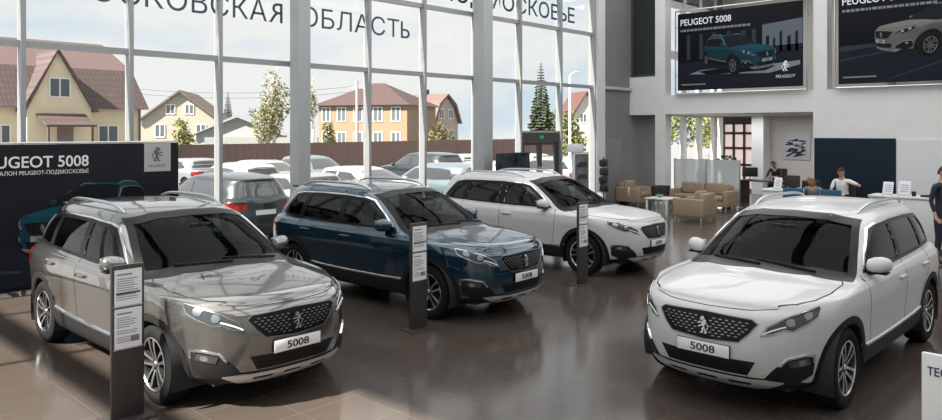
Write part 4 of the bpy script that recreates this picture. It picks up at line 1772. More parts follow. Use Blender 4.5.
dc = thing('tub_chair', 'dark low tub chair behind the white coffee table', 'chair', (20.35, 11.15, 0))
pts = []
mb = MB()
n = 14
vs, fs = [], []
for r0, z in ((.26, .30), (.31, .72), (.27, .74), (.22, .44)):
    for i in range(n + 1):
        a = radians(-35) + radians(250) * i / n
        vs.append((r0 * cos(a), r0 * sin(a), z))
for j in range(3):
    for i in range(n):
        a = j * (n + 1) + i
        fs.append((a, a + 1, a + n + 2, a + n + 1))
mb.add(vs, fs, 0, True)
mb.build('backrest', mat('dark_fabric', (.03, .028, .027), .8), dc)
MB().lathe([(0, .32), (.24, .32), (.27, .36), (.26, .43), (.20, .45), (0, .45)], 24).build('seat', mat('dark_fabric_seat', (.035, .032, .03), .8), dc)
for k in range(4):
    a = pi / 4 + k * pi / 2
    MB().tube([(.20 * cos(a), .20 * sin(a), .33), (.24 * cos(a), .24 * sin(a), 0)], .014, 8).build('leg', M_metal_leg, dc)

M_frost = mat('frosted_glass', (.62, .67, .67), .5)
fn = M_frost.node_tree.nodes['Principled BSDF']
fn.inputs['Alpha'].default_value = .72
fp = thing('glass_screen', 'frosted glass screen standing behind the tan sofa', 'screen', (22.50, 10.71, 0))
MB().box(-.006, .006, -1.10, 1.10, .06, 1.50).build('frosted_pane', M_frost, fp)
mb = MB()
for y in (-1.11, 0, 1.11):
    mb.box(-.02, .02, y - .015, y + .015, 0, 1.51)
mb.box(-.15, .15, -1.13, -1.09, 0, .02)
mb.box(-.15, .15, 1.09, 1.13, 0, .02)
mb.build('screen_frame', M_alu, fp)

def office_chair(label, x, y, rz, m=None):
    t = thing('office_chair', label, 'chair', (x, y, 0), rz, 'office chairs')
    m = m or M_black
    mb = MB()
    for k in range(5):
        a = 2 * pi * k / 5
        mb.tube([(0, 0, .09), (.28 * cos(a), .28 * sin(a), .05)], [.025, .018], 8)
    mb.tube([(0, 0, .07), (0, 0, .42)], .025, 10)
    mb.build('swivel_base', M_black, t)
    for k in range(5):
        a = 2 * pi * k / 5
        MB().ellipsoid((.28 * cos(a), .28 * sin(a), .03), (.03, .03, .03), 10, 8).build('caster', M_black, t)
    MB().box(-.25, .25, -.25, .25, .42, .51, .035, seg=3).build('seat', m, t)
    MB().box(-.24, .24, .20, .27, .55, 1.12, .03, seg=3, mtx=Matrix.Rotation(radians(-4), 4, 'X')).build('backrest', m, t)
    for sx in (-1, 1):
        MB().tube([(sx * .27, .15, .45), (sx * .29, .15, .68), (sx * .29, -.12, .68)], .018, 8).build('armrest', M_black, t)
    return t

# back room behind the opening
office_chair('dark office chair seen dimly through the frosted glass screen', 23.6, 11.15, 1.2)
dk = thing('desk', 'dark office desk in the room behind the lounge', 'desk', (24.9, 9.75, 0))
M_desk = mat('dark_wood', (.05, .04, .035), .5)
MB().box(-.40, .40, -.95, .75, .71, .75, .006).build('desk_top', M_desk, dk)
for y in (-.90, .70):
    MB().box(-.36, .36, y - .02, y + .02, 0, .71).build('side_panel', M_desk, dk)
mo = thing('monitor', 'pale lit computer monitor on the dark desk in the back room', 'monitor', (24.85, 10.25, .752), pi / 2 + .5)
MB().box(-.25, .25, -.015, .015, .10, .42, .008).build('monitor_housing', M_black, mo)
MB().box(-.235, .235, -.018, -.014, .12, .405).build('screen', mat('lit_screen', (.5, .52, .55), .3, emit=(.7, .75, .8), emit_s=.5), mo)
mb = MB().box(-.10, .10, -.08, .08, 0, .012, .004)
mb.tube([(0, 0, .01), (0, .02, .2)], .016, 8)
mb.build('monitor_foot', M_black, mo)

pl = thing('potted_plant', 'green leafy plant in a dark pot behind the frosted screen', 'plant', (24.6, 10.95, 0))
MB().lathe([(0, 0), (.13, 0), (.18, .55), (.19, .60), (.165, .60), (.15, .52), (0, .52)], 20).build('pot', M_darkframe, pl)
def leaf_cloud(mb, c, r, n, size, rnd, flat=.6, mi=0):
    for _ in range(n):
        while True:
            p = Vector((rnd.uniform(-1, 1), rnd.uniform(-1, 1), rnd.uniform(-1, 1)))
            if .15 < p.length < 1:
                break
        if rnd.random() < .6:
            p = p.normalized() * rnd.uniform(.75, 1.0)
        q = Vector((c[0] + p.x * r[0], c[1] + p.y * r[1], c[2] + p.z * r[2]))
        a = Vector((rnd.uniform(-1, 1), rnd.uniform(-1, 1), rnd.uniform(-.6, .6))).normalized()
        b = a.cross(Vector((rnd.uniform(-1, 1), rnd.uniform(-1, 1), rnd.uniform(-1, 1)))).normalized()
        s = size * rnd.uniform(.6, 1.3)
        mb.add([q - a * s, q - b * s * flat, q + a * s, q + b * s * flat], [(0, 1, 2, 3)], mi)
mb = MB()
leaf_cloud(mb, (0, 0, 1.25), (.42, .42, .32), 240, .09, random.Random(5), .4)
mb.build('leaves', mat('plant_green', (.05, .12, .035), .6), pl)
mb = MB()
for k in range(7):
    a = k * .9
    mb.tube([(0.03 * cos(a), .03 * sin(a), .5), (.12 * cos(a), .12 * sin(a), .9), (.22 * cos(a), .22 * sin(a), 1.3)], .008, 6)
mb.build('stem', mat('plant_stem', (.08, .10, .04), .7), pl)

pic = thing('wall_picture', 'wide black and white abstract picture on the back room wall', 'picture', (28.98, 10.15, 1.32))
MB().box(-.03, 0.0, -.50, .50, 0, 1.0, .004).build('canvas', mat('canvas_pale', (.62, .64, .68), .6), pic)
rr = random.Random(12)
mb = MB()
PM = frame_mtx((-.031, .50, 0), (0, -1, 0), (0, 0, 1))
for k in range(40):
    cx, cy = rr.uniform(.21, .79), rr.uniform(.14, .76)
    a, b, t = rr.uniform(.08, .17), rr.uniform(.016, .036), rr.uniform(-.25, .5)
    flat_poly(mb, [(cx + a * cos(q) * cos(t) - b * sin(q) * sin(t), cy + a * cos(q) * sin(t) + b * sin(q) * cos(t)) for q in [2 * pi * i / 9 for i in range(9)]], PM, .0006 * k)
mb.build('painted_shapes', mat('ink_blue_black', (.02, .022, .045), .6), pic)

# ------------------------------------------------------------------ reception
M_counter = mat('counter_white', (.72, .73, .73), .4)
def counter(x, y0, y1, label):
    t = thing('reception_counter', label, 'counter', (x, (y0 + y1) / 2, 0), group='white reception counters')
    h = (y1 - y0) / 2
    MB().box(.03, .60, -h + .03, h - .03, .08, 1.04, .004).build('cabinet', M_counter, t)
    MB().box(0, .63, -h, h, 1.045, 1.085, .006).build('counter_top', M_counter, t)
    MB().box(.06, .57, -h + .06, h - .06, 0, .08).build('plinth', M_darkframe, t)
    return t
counter(16.90, 5.98, 6.72, 'short white reception counter at the pillar end')
counter(16.90, 2.30, 4.48, 'long white reception counter before the pale wall panel, at right')
ds = thing('reception_desk', 'low white desk between the two reception counters', 'desk', (17.35, 5.22, 0))
MB().box(-.35, .35, -.70, .70, .71, .75, .006).build('desk_top', M_counter, ds)
for y in (-.66, .66):
    MB().box(-.32, .32, y - .02, y + .02, 0, .71).build('side_panel', M_counter, ds)
MB().box(-.33, -.31, -.64, .64, .12, .71).build('front_panel', M_counter, ds)

def card_holder(x, y, z, w, h, label):
    t = thing('card_holder', label, 'card holder', (x, y, z), -.25, 'card holders on the counters')
    MB().box(-.045, .045, -w / 2, w / 2, 0, .010, .002).build('holder_foot', M_alu, t)
    m_ = Matrix.Translation((0, 0, .010)) @ Matrix.Rotation(radians(12), 4, 'Y')
    MB().box(-.004, .004, -w / 2, w / 2, 0, h, .001, mtx=m_).build('card', M_paper, t)
    q = MB()
    for k in range(4):
        q.box(-.006, -.0045, -w * .36, w * .30, h * (.25 + .15 * k), h * (.29 + .15 * k), mtx=m_)
    q.build('printed_lines', M_print_ink, t)
    return t
card_holder(17.10, 6.42, 1.085, .20, .26, 'white card holder on the short reception counter')
card_holder(17.10, 4.16, 1.085, .21, .27, 'white card holder on the long counter, left of two')
card_holder(17.10, 3.86, 1.085, .24, .30, 'white card holder on the long counter, right of two')
ph = thing('desk_phone', 'black desk phone lying on the long reception counter', 'phone', (17.10, 3.42, 1.085), -.25)
MB().box(-.10, .10, -.11, .11, 0, .045, .012).build('phone_body', M_black, ph)
MB().box(-.09, .09, -.10, -.05, .045, .075, .012).build('handset', M_black, ph)
pb = thing('pen_cup', 'small black pen cup beside the phone on the counter', 'cup', (17.12, 3.68, 1.085))
MB().lathe([(0, 0), (.04, 0), (.04, .10), (.034, .10), (.034, .01), (0, .01)], 16).build('cup', M_black, pb)
m2 = thing('monitor', 'black computer monitor seen from behind on the short counter', 'monitor', (17.25, 6.14, 1.085), pi / 2)
MB().box(-.17, .17, -.02, .02, .06, .32, .01).build('monitor_housing', M_black, m2)
mb = MB().box(-.10, .10, -.07, .07, 0, .012, .004)
mb.tube([(0, -.01, .01), (0, -.01, .15)], .018, 8)
mb.build('monitor_foot', M_black, m2)

M_blue_seat = mat('blue_seat', (.015, .085, .16), .6)
def bar_stool(label, x, y):
    t = thing('bar_stool', label, 'stool', (x, y, 0), -pi / 2, 'blue stools at the reception')
    MB().box(-.21, .21, -.19, .19, .72, .78, .025, seg=3).build('seat', M_blue_seat, t)
    MB().box(-.21, .21, -.21, -.17, .80, 1.20, .018, seg=3).build('backrest', M_blue_seat, t)
    for sx in (-1, 1):
        for sy in (-1, 1):
            MB().tube([(sx * .16, sy * .15, .72), (sx * .21, sy * .20, 0)], .013, 8).build('leg', M_metal_leg, t)
        MB().tube([(sx * .15, -.17, .74), (sx * .15, -.19, .85)], .012, 8).build('back_post', M_metal_leg, t)
    MB().tube([(-.19, -.18, .28), (.19, -.18, .28), (.19, .18, .28), (-.19, .18, .28), (-.19, -.18, .28)], .010, 8).build('footrest', M_metal_leg, t)
    return t
bar_stool('dark blue stool at the short counter end, left of two', 16.30, 5.72)
bar_stool('dark blue stool right of the other, near the man in white', 16.42, 5.00)
office_chair('black office chair with a high back beside the navy panel', 20.75, 6.98, 2.2)
# ------------------------------------------------------------------ people
M_skin = mat('skin', (.52, .31, .22), .5)
M_hair_dark = mat('dark_hair', (.018, .013, .011), .6)
M_hair_blond = mat('blond_hair', (.30, .17, .07), .6)
M_eye = mat('eye_dark', (.02, .015, .012), .2)
M_lip = mat('lips', (.35, .13, .11), .5)
M_white_shirt = mat('white_tee', (.78, .78, .77), .8)
M_suit = mat('navy_suit', (.012, .016, .030), .7)
M_dark_suit = mat('charcoal_jacket', (.022, .022, .026), .7)
M_jeans = mat('dark_jeans', (.03, .035, .05), .8)
M_shoe = mat('black_shoe', (.012, .012, .012), .4)
M_blue_top = mat('grey_blue_blouse', (.16, .19, .22), .8)

def seg_dist(p, a, b):
    ab = b - a
    t = max(0, min(1, (p - a).dot(ab) / max(ab.length_squared, 1e-9)))
    return (p - (a + ab * t)).length

def person(label, loc, rz, J, shirt, legs, hair, long_hair=False, sleeves='short'):
    """J: joint positions, facing -y; one skinned surface for the whole body"""
    t = thing('person', label, 'person', loc, rz)
    P = {k: Vector(v) for k, v in J.items()}
    names, pts, rad, edges = [], [], [], []
    def vtx(n, p, r):
        names.append(n)
        pts.append(Vector(p))
        rad.append(r)
        return len(pts) - 1
    def chain(start, seq):
        last = start
        for (n, p, r) in seq:
            i = vtx(n, p, r)
            edges.append((last, i))
            last = i
        return last
    up = (P['neck'] - P['pelvis']).normalized()
    pel = vtx('hip', P['pelvis'], (.165, .115))
    wa = chain(pel, [('torso', P['pelvis'].lerp(P['neck'], .30), (.145, .105)), ('torso', P['pelvis'].lerp(P['neck'], .60), (.165, .115)), ('torso', P['pelvis'].lerp(P['neck'], .86), (.140, .095))])
    nk = chain(wa, [('neck', P['neck'], (.060, .060)), ('neck', P['neck'].lerp(P['head'], .45), (.055, .058))])
    fdir = P.get('face', P['head'] + Vector((0, -1, 0))) - P['head']
    fdir.normalize()
    hup = (P['head'] - P['neck']).normalized()
    hd = chain(nk, [('head', P['head'] - hup * .055 + fdir * .018, (.068, .078)), ('head', P['head'] + hup * .01, (.076, .094)), ('head', P['head'] + hup * .075, (.070, .086)), ('head', P['head'] + hup * .112, (.040, .05))])
    for s in 'LR':
        sh = chain(wa, [('torso', P['shoulder' + s], (.060, .062))])
        el = P['elbow' + s]
        wr = P['wrist' + s]
        so = P['shoulder' + s]
        e = chain(sh, [('sleeve', so.lerp(el, .35), (.052, .052)), ('upperarm', so.lerp(el, .7), (.044, .044)), ('elbow', el, (.038, .038)), ('forearm', el.lerp(wr, .35), (.038, .036)), ('forearm', el.lerp(wr, .75), (.028, .028)), ('wrist', wr, (.024, .021))])
        hdv = (P['hand' + s] - wr).normalized()
        side = hdv.cross(up)
        if side.length < .2:
            side = hdv.cross(Vector((1, 0, 0)))
        side.normalize()
        palm = chain(e, [('hand', wr + hdv * .045, (.034, .018)), ('hand', wr + hdv * .08, (.038, .016))])
        bend = hdv.cross(side).normalized() * (1 if s == 'L' else -1)
        for k, ln in enumerate((.066, .078, .072, .056)):
            o = side * ((k - 1.5) * .019)
            b0 = wr + hdv * .088 + o
            chain(palm, [('hand', b0, (.0095, .0095)), ('hand', b0 + hdv * ln * .5 + bend * .008, (.0088, .0088)), ('hand', b0 + hdv * ln * .9 + bend * .026, (.0075, .0075))])
        tb = wr + hdv * .035 + side * .030
        chain(palm - 1, [('hand', tb, (.011, .011)), ('hand', tb + (side + hdv).normalized() * .032, (.0098, .0098)), ('hand', tb + (side * .4 + hdv).normalized() * .062, (.0085, .0085))])
        hp, kn, an, to = P['hip' + s], P['knee' + s], P['ankle' + s], P['toe' + s]
        chain(pel, [('thigh', hp, (.098, .098)), ('thigh', hp.lerp(kn, .4), (.088, .09)), ('thigh', kn, (.060, .062)), ('shin', kn.lerp(an, .3), (.058, .062)), ('shin', kn.lerp(an, .8), (.040, .042)), ('foot', an, (.042, .045)), ('foot', an.lerp(to, .55) + Vector((0, 0, -.012)), (.042, .032)), ('foot', to, (.036, .022))])
    me = bpy.data.meshes.new('body')
    me.from_pydata(pts, edges, [])
    o = link_mesh('body', me, None)
    md = o.modifiers.new('Skin', 'SKIN')
    md.use_smooth_shade = True
    sv = me.skin_vertices[0].data
    for i, r in enumerate(rad):
        sv[i].radius = r
        sv[i].use_root = (i == pel)
    sb = o.modifiers.new('Subd', 'SUBSURF')
    sb.levels = 2
    sb.render_levels = 2
    bpy.context.view_layer.update()
    dg = bpy.context.evaluated_depsgraph_get()
    nm = bpy.data.meshes.new_from_object(o.evaluated_get(dg))
    bpy.data.objects.remove(o)
    nm.name = 'body'
    segs = [(names[b], pts[a], pts[b]) for a, b in edges]
    def mi(n):
        if n in ('thigh', 'shin', 'hip'):
            return 2
        if n == 'foot':
            return 3
        if n in ('torso', 'sleeve'):
            return 1
        if n in ('upperarm', 'elbow', 'forearm') and sleeves == 'long':
            return 1
        if n == 'upperarm':
            return 1
        return 0
    nm.materials.clear()
    for m in (M_skin, shirt, legs, M_shoe):
        nm.materials.append(m)
    for p in nm.polygons:
        p.use_smooth = True
        best = min(segs, key=lambda s: seg_dist(p.center, s[1], s[2]))
        p.material_index = mi(best[0])
    body = link_mesh('body', nm, t)
    # face and hair
    h = P['head']
    sd = hup.cross(fdir).normalized()
    def at(a, b, c):
        return h + sd * a + fdir * b + hup * c
    R3 = Matrix((sd, fdir, hup)).transposed().to_4x4()
    def blob(mb, a, b, c, r, **k):
        q = MB().ellipsoid((0, 0, 0), r, 14, 10)
        m_ = Matrix.Translation(at(a, b, c)) @ R3
        mb.add([m_ @ Vector(v) for v in q.v], q.f, 0, True)
    mb = MB()
    blob(mb, -.031, .079, .022, (.011, .008, .008))
    blob(mb, .031, .079, .022, (.011, .008, .008))
    mb.build('eyes', M_eye, t)
    mb = MB()
    blob(mb, 0, .092, -.008, (.013, .018, .022))
    blob(mb, -.080, .0, .005, (.012, .020, .030))
    blob(mb, .080, .0, .005, (.012, .020, .030))
    mb.build('nose_and_ears', M_skin, t)
    mb = MB()
    blob(mb, 0, .086, -.045, (.024, .008, .007))
    mb.build('mouth', M_lip, t)
    mb = MB()
    q = MB()
    nu, nv = 20, 12
    vs, fs = [], []
    for i in range(nv + 1):
        th = pi * .60 * i / nv
        for k in range(nu):
            a = 2 * pi * k / nu
            x, y, z = sin(th) * cos(a), sin(th) * sin(a), cos(th)
            if y > 0 and z < .42:
                z = .42 + (z - .42) * .15
                y = y * 1.0
            ext = 1.04 + .02 * sin(5 * a + 3 * th)
            vs.append(at(.086 * x * ext, .104 * y * ext - .006, .122 * z * ext + .022))
    for i in range(nv):
        for k in range(nu):
            fs.append((i * nu + k, (i + 1) * nu + k, (i + 1) * nu + (k + 1) % nu, i * nu + (k + 1) % nu))
    mb.add(vs, fs, 0, True)
    if long_hair:
        blob(mb, 0, -.055, -.07, (.085, .055, .12))
        blob(mb, .062, -.01, -.05, (.03, .055, .10))
        blob(mb, -.062, -.01, -.05, (.03, .055, .10))
    mb.build('hair', hair, t)
    return t

def standing(h=1.75):
    k = h / 1.75
    J = dict(pelvis=(0, 0, .93), neck=(0, .005, 1.45), head=(0, -.02, 1.62),
             shoulderL=(.19, 0, 1.40), elbowL=(.25, .03, 1.12), wristL=(.25, -.06, .88), handL=(.24, -.10, .78),
             shoulderR=(-.19, 0, 1.40), elbowR=(-.25, .03, 1.12), wristR=(-.25, -.06, .88), handR=(-.24, -.10, .78),
             hipL=(.095, 0, .88), kneeL=(.11, -.01, .49), ankleL=(.115, .03, .09), toeL=(.13, -.13, .035),
             hipR=(-.095, 0, .88), kneeR=(-.11, -.01, .49), ankleR=(-.115, .03, .09), toeR=(-.13, -.13, .035))
    return {a: (v[0] * k, v[1] * k, v[2] * k) for a, v in J.items()}

def seated(seat=.46, lean=0.0):
    seat += .03
    J = dict(pelvis=(0, .05, seat + .10), neck=(0, .02 - lean * .5, seat + .62 - lean * .12), head=(0, -.03 - lean * .75, seat + .79 - lean * .18),
             shoulderL=(.185, .01 - lean * .45, seat + .57 - lean * .1), elbowL=(.24, -.10 - lean * .6, seat + .30), wristL=(.16, -.34 - lean * .5, seat + .32), handL=(.12, -.44 - lean * .5, seat + .32),
             shoulderR=(-.185, .01 - lean * .45, seat + .57 - lean * .1), elbowR=(-.24, -.10 - lean * .6, seat + .30), wristR=(-.16, -.34 - lean * .5, seat + .32), handR=(-.12, -.44 - lean * .5, seat + .32),
             hipL=(.095, .0, seat + .08), kneeL=(.12, -.42, seat + .05), ankleL=(.12, -.40, .10), toeL=(.13, -.56, .035),
             hipR=(-.095, .0, seat + .08), kneeR=(-.12, -.42, seat + .05), ankleR=(-.12, -.40, .10), toeR=(-.13, -.56, .035))
    return J

# man in white behind the low desk, facing the hall, hand on hip
J = seated(.52, .04)
J['elbowL'] = (.45, -.04, 1.00)
J['wristL'] = (.27, -.17, 1.06)
J['handL'] = (.18, -.20, 1.10)
J['face'] = (J['head'][0] + .15, J['head'][1] - 1, J['head'][2] - .12)
pos = at_depth(842, 180, 19.2)
office_chair('black office chair under the person in white before the navy panel', pos.x, pos.y, -pi / 2)
person('person in a white shirt seated with one elbow out before the navy panel', (pos.x, pos.y, 0), -pi / 2, J, M_white_shirt, M_jeans, M_hair_dark)
# blond visitor, seated low at the desk
pos = at_depth(815, 188, 18.3)
ch = thing('visitor_chair', 'grey chair under the blond person at the low desk', 'chair', (pos.x, pos.y, 0), -pi / 2)
MB().box(-.22, .22, -.20, .22, .385, .425, .015, seg=3).build('seat', M_black, ch)
MB().box(-.22, .22, .26, .30, .50, .85, .015, seg=3).build('backrest', M_black, ch)
for sx in (-1, 1):
    MB().tube([(sx * .20, .23, 0), (sx * .20, .28, .80)], .014, 8).build('leg', M_metal_leg, ch)
    MB().tube([(sx * .20, -.18, 0), (sx * .20, -.18, .39)], .014, 8).build('leg', M_metal_leg, ch)
person('person with blond hair seated and bent over the low desk', (pos.x, pos.y, 0), -pi / 2, seated(.42, .34), M_blue_top, M_jeans, M_hair_blond, True)
# clerk in the back room
ch2 = office_chair('black office chair under the clerk in the back room', 25.95, 9.75, pi / 2 + pi)
person('person in a dark jacket leaning over the dark desk in the back room', (25.95, 9.75, 0), -pi / 2, seated(.50, .35), M_dark_suit, M_dark_suit, M_hair_dark, sleeves='long')
# suited person cut by the right edge
J = standing(1.78)
pos = at_depth(943, 200, 13.4)
person('person in a dark navy suit standing at the far right edge', (pos.x, pos.y, 0), -.5, J, M_suit, M_suit, M_hair_dark, sleeves='long')
# ------------------------------------------------------------------ outside the windows
M_win_dark = mat('house_window', (.10, .12, .14), .15)
M_win_white = mat('house_window_frame', (.75, .75, .74), .5)
M_wall_yellow = mat('yellow_brick', (.74, .64, .45), .8, noise=(.8, .06))
M_wall_beige = mat('beige_plaster', (0.361, 0.332, 0.275), .8)
M_wall_orange = mat('orange_plaster', (0.261, 0.174, 0.109), .8)
M_wall_cream = mat('cream_plaster', (0.374, 0.313, 0.245), .8)

def tile_roof(name, c):
    m = bpy.data.materials.new(name)
    m.use_nodes = True
    nt = m.node_tree
    b = nt.nodes['Principled BSDF']
    tc = nt.nodes.new('ShaderNodeTexCoord')
    br = nt.nodes.new('ShaderNodeTexBrick')
    br.offset = 0.0
    br.inputs['Scale'].default_value = 1.0
    br.inputs['Brick Width'].default_value = .22
    br.inputs['Row Height'].default_value = .34
    br.inputs['Mortar Size'].default_value = .035
    br.inputs['Color1'].default_value = (*c, 1)
    br.inputs['Color2'].default_value = (c[0] * .85, c[1] * .85, c[2] * .85, 1)
    br.inputs['Mortar'].default_value = (c[0] * .6, c[1] * .6, c[2] * .6, 1)
    mp = nt.nodes.new('ShaderNodeMapping')
    mp.inputs['Rotation'].default_value = (pi / 2, 0, 0)
    nt.links.new(tc.outputs['Object'], mp.inputs['Vector'])
    nt.links.new(mp.outputs['Vector'], br.inputs['Vector'])
    nt.links.new(br.outputs['Color'], b.inputs['Base Color'])
    b.inputs['Roughness'].default_value = .6
    return m
M_roof_a = tile_roof('maroon_roof_tiles', (0.105, 0.071, 0.067))
M_roof_b = mat('brown_roof', (0.126, 0.090, 0.074), .7)
M_roof_c = mat('red_brown_roof', (0.066, 0.038, 0.035), .7)
M_roof_d = mat('salmon_roof', (0.138, 0.087, 0.074), .7)
M_roof_sky_paled = mat('maroon_roof_sky_paled', (0.115, 0.075, 0.073), .6)  # upper slope painted paler to stand for light from the sky

CAMRZ = YAW - pi / 2
def wpane(parent, x0, x1, z0, z1, y, cols=2):
    f = MB()
    f.box(x0 - .08, x1 + .08, y - .06, y, z0 - .08, z0)
    f.box(x0 - .08, x1 + .08, y - .06, y, z1, z1 + .08)
    f.box(x0 - .08, x0, y - .06, y, z0, z1)
    f.box(x1, x1 + .08, y - .06, y, z0, z1)
    for k in range(1, cols):
        xm = x0 + (x1 - x0) * k / cols
        f.box(xm - .035, xm + .035, y - .05, y, z0, z1)
    w = f.build('window', M_win_white, parent)
    MB().box(x0, x1, y - .03, y - .005, z0, z1).build('pane', M_win_dark, w)
    return w

def px_local(depth, x):
    return (x - 471) / FPX * depth

# --- yellow house with the steep maroon roof, parallel to the hall front
HY = 44.5
HX0 = at_y(40, 130.5, HY).x
h1 = thing('house', 'yellow house with a maroon mansard roof and front gable at left', 'house', (HX0, HY, -.05), 0)
def lx(px): return at_y(px, 130.5, HY).x - HX0
def lz(py, px=70, dy=0.0): return at_y(px, py, HY + dy).z + .05
W0, W1 = lx(-95), lx(143)
MB().box(W0, W1, .3, 9.0, 0, lz(107)).build('wall', M_wall_yellow, h1)
ef = lz(108)
br = lz(68, 70, 1.6)
rg = lz(42, 70, 4.6)
r = MB()
x0, x1 = W0 - .4, W1 + .30
vs = [(x0, -.2, ef), (x1, -.2, ef), (x1, 9.5, ef), (x0, 9.5, ef),
      (x0 + .4, 1.5, br), (x1 - .35, 1.5, br), (x1 - .35, 7.8, br), (x0 + .4, 7.8, br),
      (x0 + 1.2, 4.65, rg), (x1 - .95, 4.65, rg)]
r.add(vs, [(0, 1, 5, 4), (1, 2, 6, 5), (2, 3, 7, 6), (3, 0, 4, 7), (0, 3, 2, 1)], 0)
r.add(vs, [(4, 5, 9, 8), (5, 6, 9), (6, 7, 8, 9), (7, 4, 8)], 1)
r.build('roof', [M_roof_a, M_roof_sky_paled], h1)
g0, g1, ga = lx(24), lx(88), lx(54)
gz = lz(52, 54)
mb = MB()
mb.prism([(g0, 0), (g1, 0), (g1, lz(107)), (ga, gz), (g0, lz(107))], -.5, 3.5, 'xz')
gb = mb.build('gable', M_wall_yellow, h1)
mb = MB()
for a in (g0 - .35, g1 + .35):
    s = 1 if a > ga else -1
    zc = lz(112)
    mb.add([(ga, -.75, gz + .18), (a, -.75, zc), (a, 3.4, zc), (ga, 3.4, gz + .18), (ga, -.75, gz + .02), (a - s * .25, -.75, zc), (a - s * .25, 3.4, zc), (ga, 3.4, gz + .02)],
           [(0, 1, 2, 3), (4, 7, 6, 5), (0, 4, 5, 1), (1, 5, 6, 2)], 0)
mb.build('gable_roof', M_roof_a, h1)
wpane(h1, lx(47), lx(66), lz(97), lz(80), -.5)
wpane(h1, lx(101), lx(119), lz(142), lz(126), .3)
wpane(h1, lx(-6), lx(11), lz(142), lz(126), .3)
mb = MB()
mb.prism([(-2.2, lz(125)), (-2.2, lz(127)), (-.5, lz(116)), (-.5, lz(114))], lx(33), lx(82), 'yz')
mb.build('awning', M_roof_a, h1)
MB().box(lx(54), lx(70), -.56, -.50, 0, lz(127)).build('front_door', mat('house_door', (.20, .14, .14), .6), h1)
for x in (36, 79):
    MB().box(lx(x) - .05, lx(x) + .05, -2.1, -2.0, 0, lz(126)).build('porch_post', M_roof_b, h1)
MB().tube([(lx(141), .2, .1), (lx(141), .2, ef)], .06, 8).build('drain_pipe', M_roof_b, h1)

def gable_house(label, px, depth, w, d, eave, apex, wall, roof, rz, wins, gambrel=False, chim=None, over=.4):
    b = at_depth(px, 130.5, depth)
    t = thing('house', label, 'house', (b.x, b.y, -.05), CAMRZ + rz, 'houses beyond the fence')
    mb = MB()
    if gambrel:
        prof = [(-w / 2, 0), (w / 2, 0), (w / 2, eave), (w * .30, eave + (apex - eave) * .62), (0, apex), (-w * .30, eave + (apex - eave) * .62), (-w / 2, eave)]
    else:
        prof = [(-w / 2, 0), (w / 2, 0), (w / 2, eave), (0, apex), (-w / 2, eave)]
    mb.prism(prof, 0, d, 'xz')
    mb.build('wall', wall, t)
    top = prof[2:]
    ins = [(x, z + .02) for x, z in top]
    out = [(x * (1 + .8 / w) if abs(x) > .1 else x, z + .24 if abs(x) < w * .49 else z - .12) for x, z in top]
    n = len(top)
    vs = [(x, -over, z) for x, z in out] + [(x, d + over, z) for x, z in out] + [(x, -over, z) for x, z in ins] + [(x, d + over, z) for x, z in ins]
    fs = []
    for i in range(n - 1):
        fs += [(i, i + 1, n + i + 1, n + i), (2 * n + i, 3 * n + i, 3 * n + i + 1, 2 * n + i + 1), (i, 2 * n + i, 2 * n + i + 1, i + 1), (n + i, n + i + 1, 3 * n + i + 1, 3 * n + i)]
    fs += [(0, n, 3 * n, 2 * n), (n - 1, 3 * n - 1, 4 * n - 1, 2 * n - 1)]
    MB().add(vs, fs).build('roof', roof, t)
    for (a, b_, c, e) in wins:
        wpane(t, a, b_, c, e, -.002)
    if chim:
        for (cx, cy, cz) in chim:
            MB().box(cx - .3, cx + .3, cy - .3, cy + .3, apex - 1.6, cz).build('chimney', M_roof_b, t)
    return t
gable_house('beige gabled house far behind the fence, right of the yellow one', 180, 70, 6.9, 9, 3.5, 6.1, M_wall_beige, M_roof_b, .18,
            [(-1.2, -.5, 4.1, 4.9), (.5, 1.2, 4.1, 4.9), (1.5, 2.3, 1.9, 3.0), (-2.2, -1.4, 1.9, 3.0)])
gable_house('cream house with a broken-pitch roof and chimneys behind the right column', 446, 85, 4.6, 13, 3.4, 6.5, M_wall_cream, M_roof_d, .95,
            [(-1.3, -.5, 3.9, 4.9), (.5, 1.3, 3.9, 4.9), (-1.4, -.5, 1.4, 2.5), (.5, 1.4, 1.4, 2.5)], True, [(0.0, 3.0, 7.3), (0.0, 7.2, 7.2)])
gable_house('white gabled house with a red roof behind the street lamp', 586, 96, 3.4, 5, 4.6, 7.4, mat('white_plaster', (.55, .52, .5), .8), mat('red_roof', (0.103, 0.044, 0.040), .7), .25,
            [(-.8, .0, 3.6, 4.6)])
gable_house('low pale shed behind the fence, left of the birch', 238, 58, 6.4, 4, 2.2, 3.5, mat('pale_shed_wall', (0.330, 0.343, 0.343), .8), mat('pale_shed_roof', (0.277, 0.297, 0.310), .6), .1, [])

# --- orange house with the hipped roof, corner towards the hall
b3 = at_depth(362, 130.5, 72)
h3 = thing('house', 'two-storey orange house with a hipped brown roof in mid view', 'house', (b3.x, b3.y, -.05), CAMRZ - .30)
s = 4.75
ev, ap = 5.05, 7.35
MB().box(-s, s, 0, 8.0, 0, ev).build('wall', M_wall_orange, h3)
o = .5
vs = [(-s - o, -o, ev - .1), (s + o, -o, ev - .1), (s + o, 8 + o, ev - .1), (-s - o, 8 + o, ev - .1), (-.6, 4, ap), (.6, 4, ap)]
MB().add(vs, [(0, 1, 5, 4), (1, 2, 5), (2, 3, 4, 5), (3, 0, 4), (0, 3, 2, 1)]).build('roof', M_roof_c, h3)
for z0, z1 in ((3.4, 4.7), (1.0, 2.3)):
    for x in (-3.9, -2.2, -.4, 1.7, 3.6):
        wpane(h3, x - .42, x + .42, z0, z1, -.002)

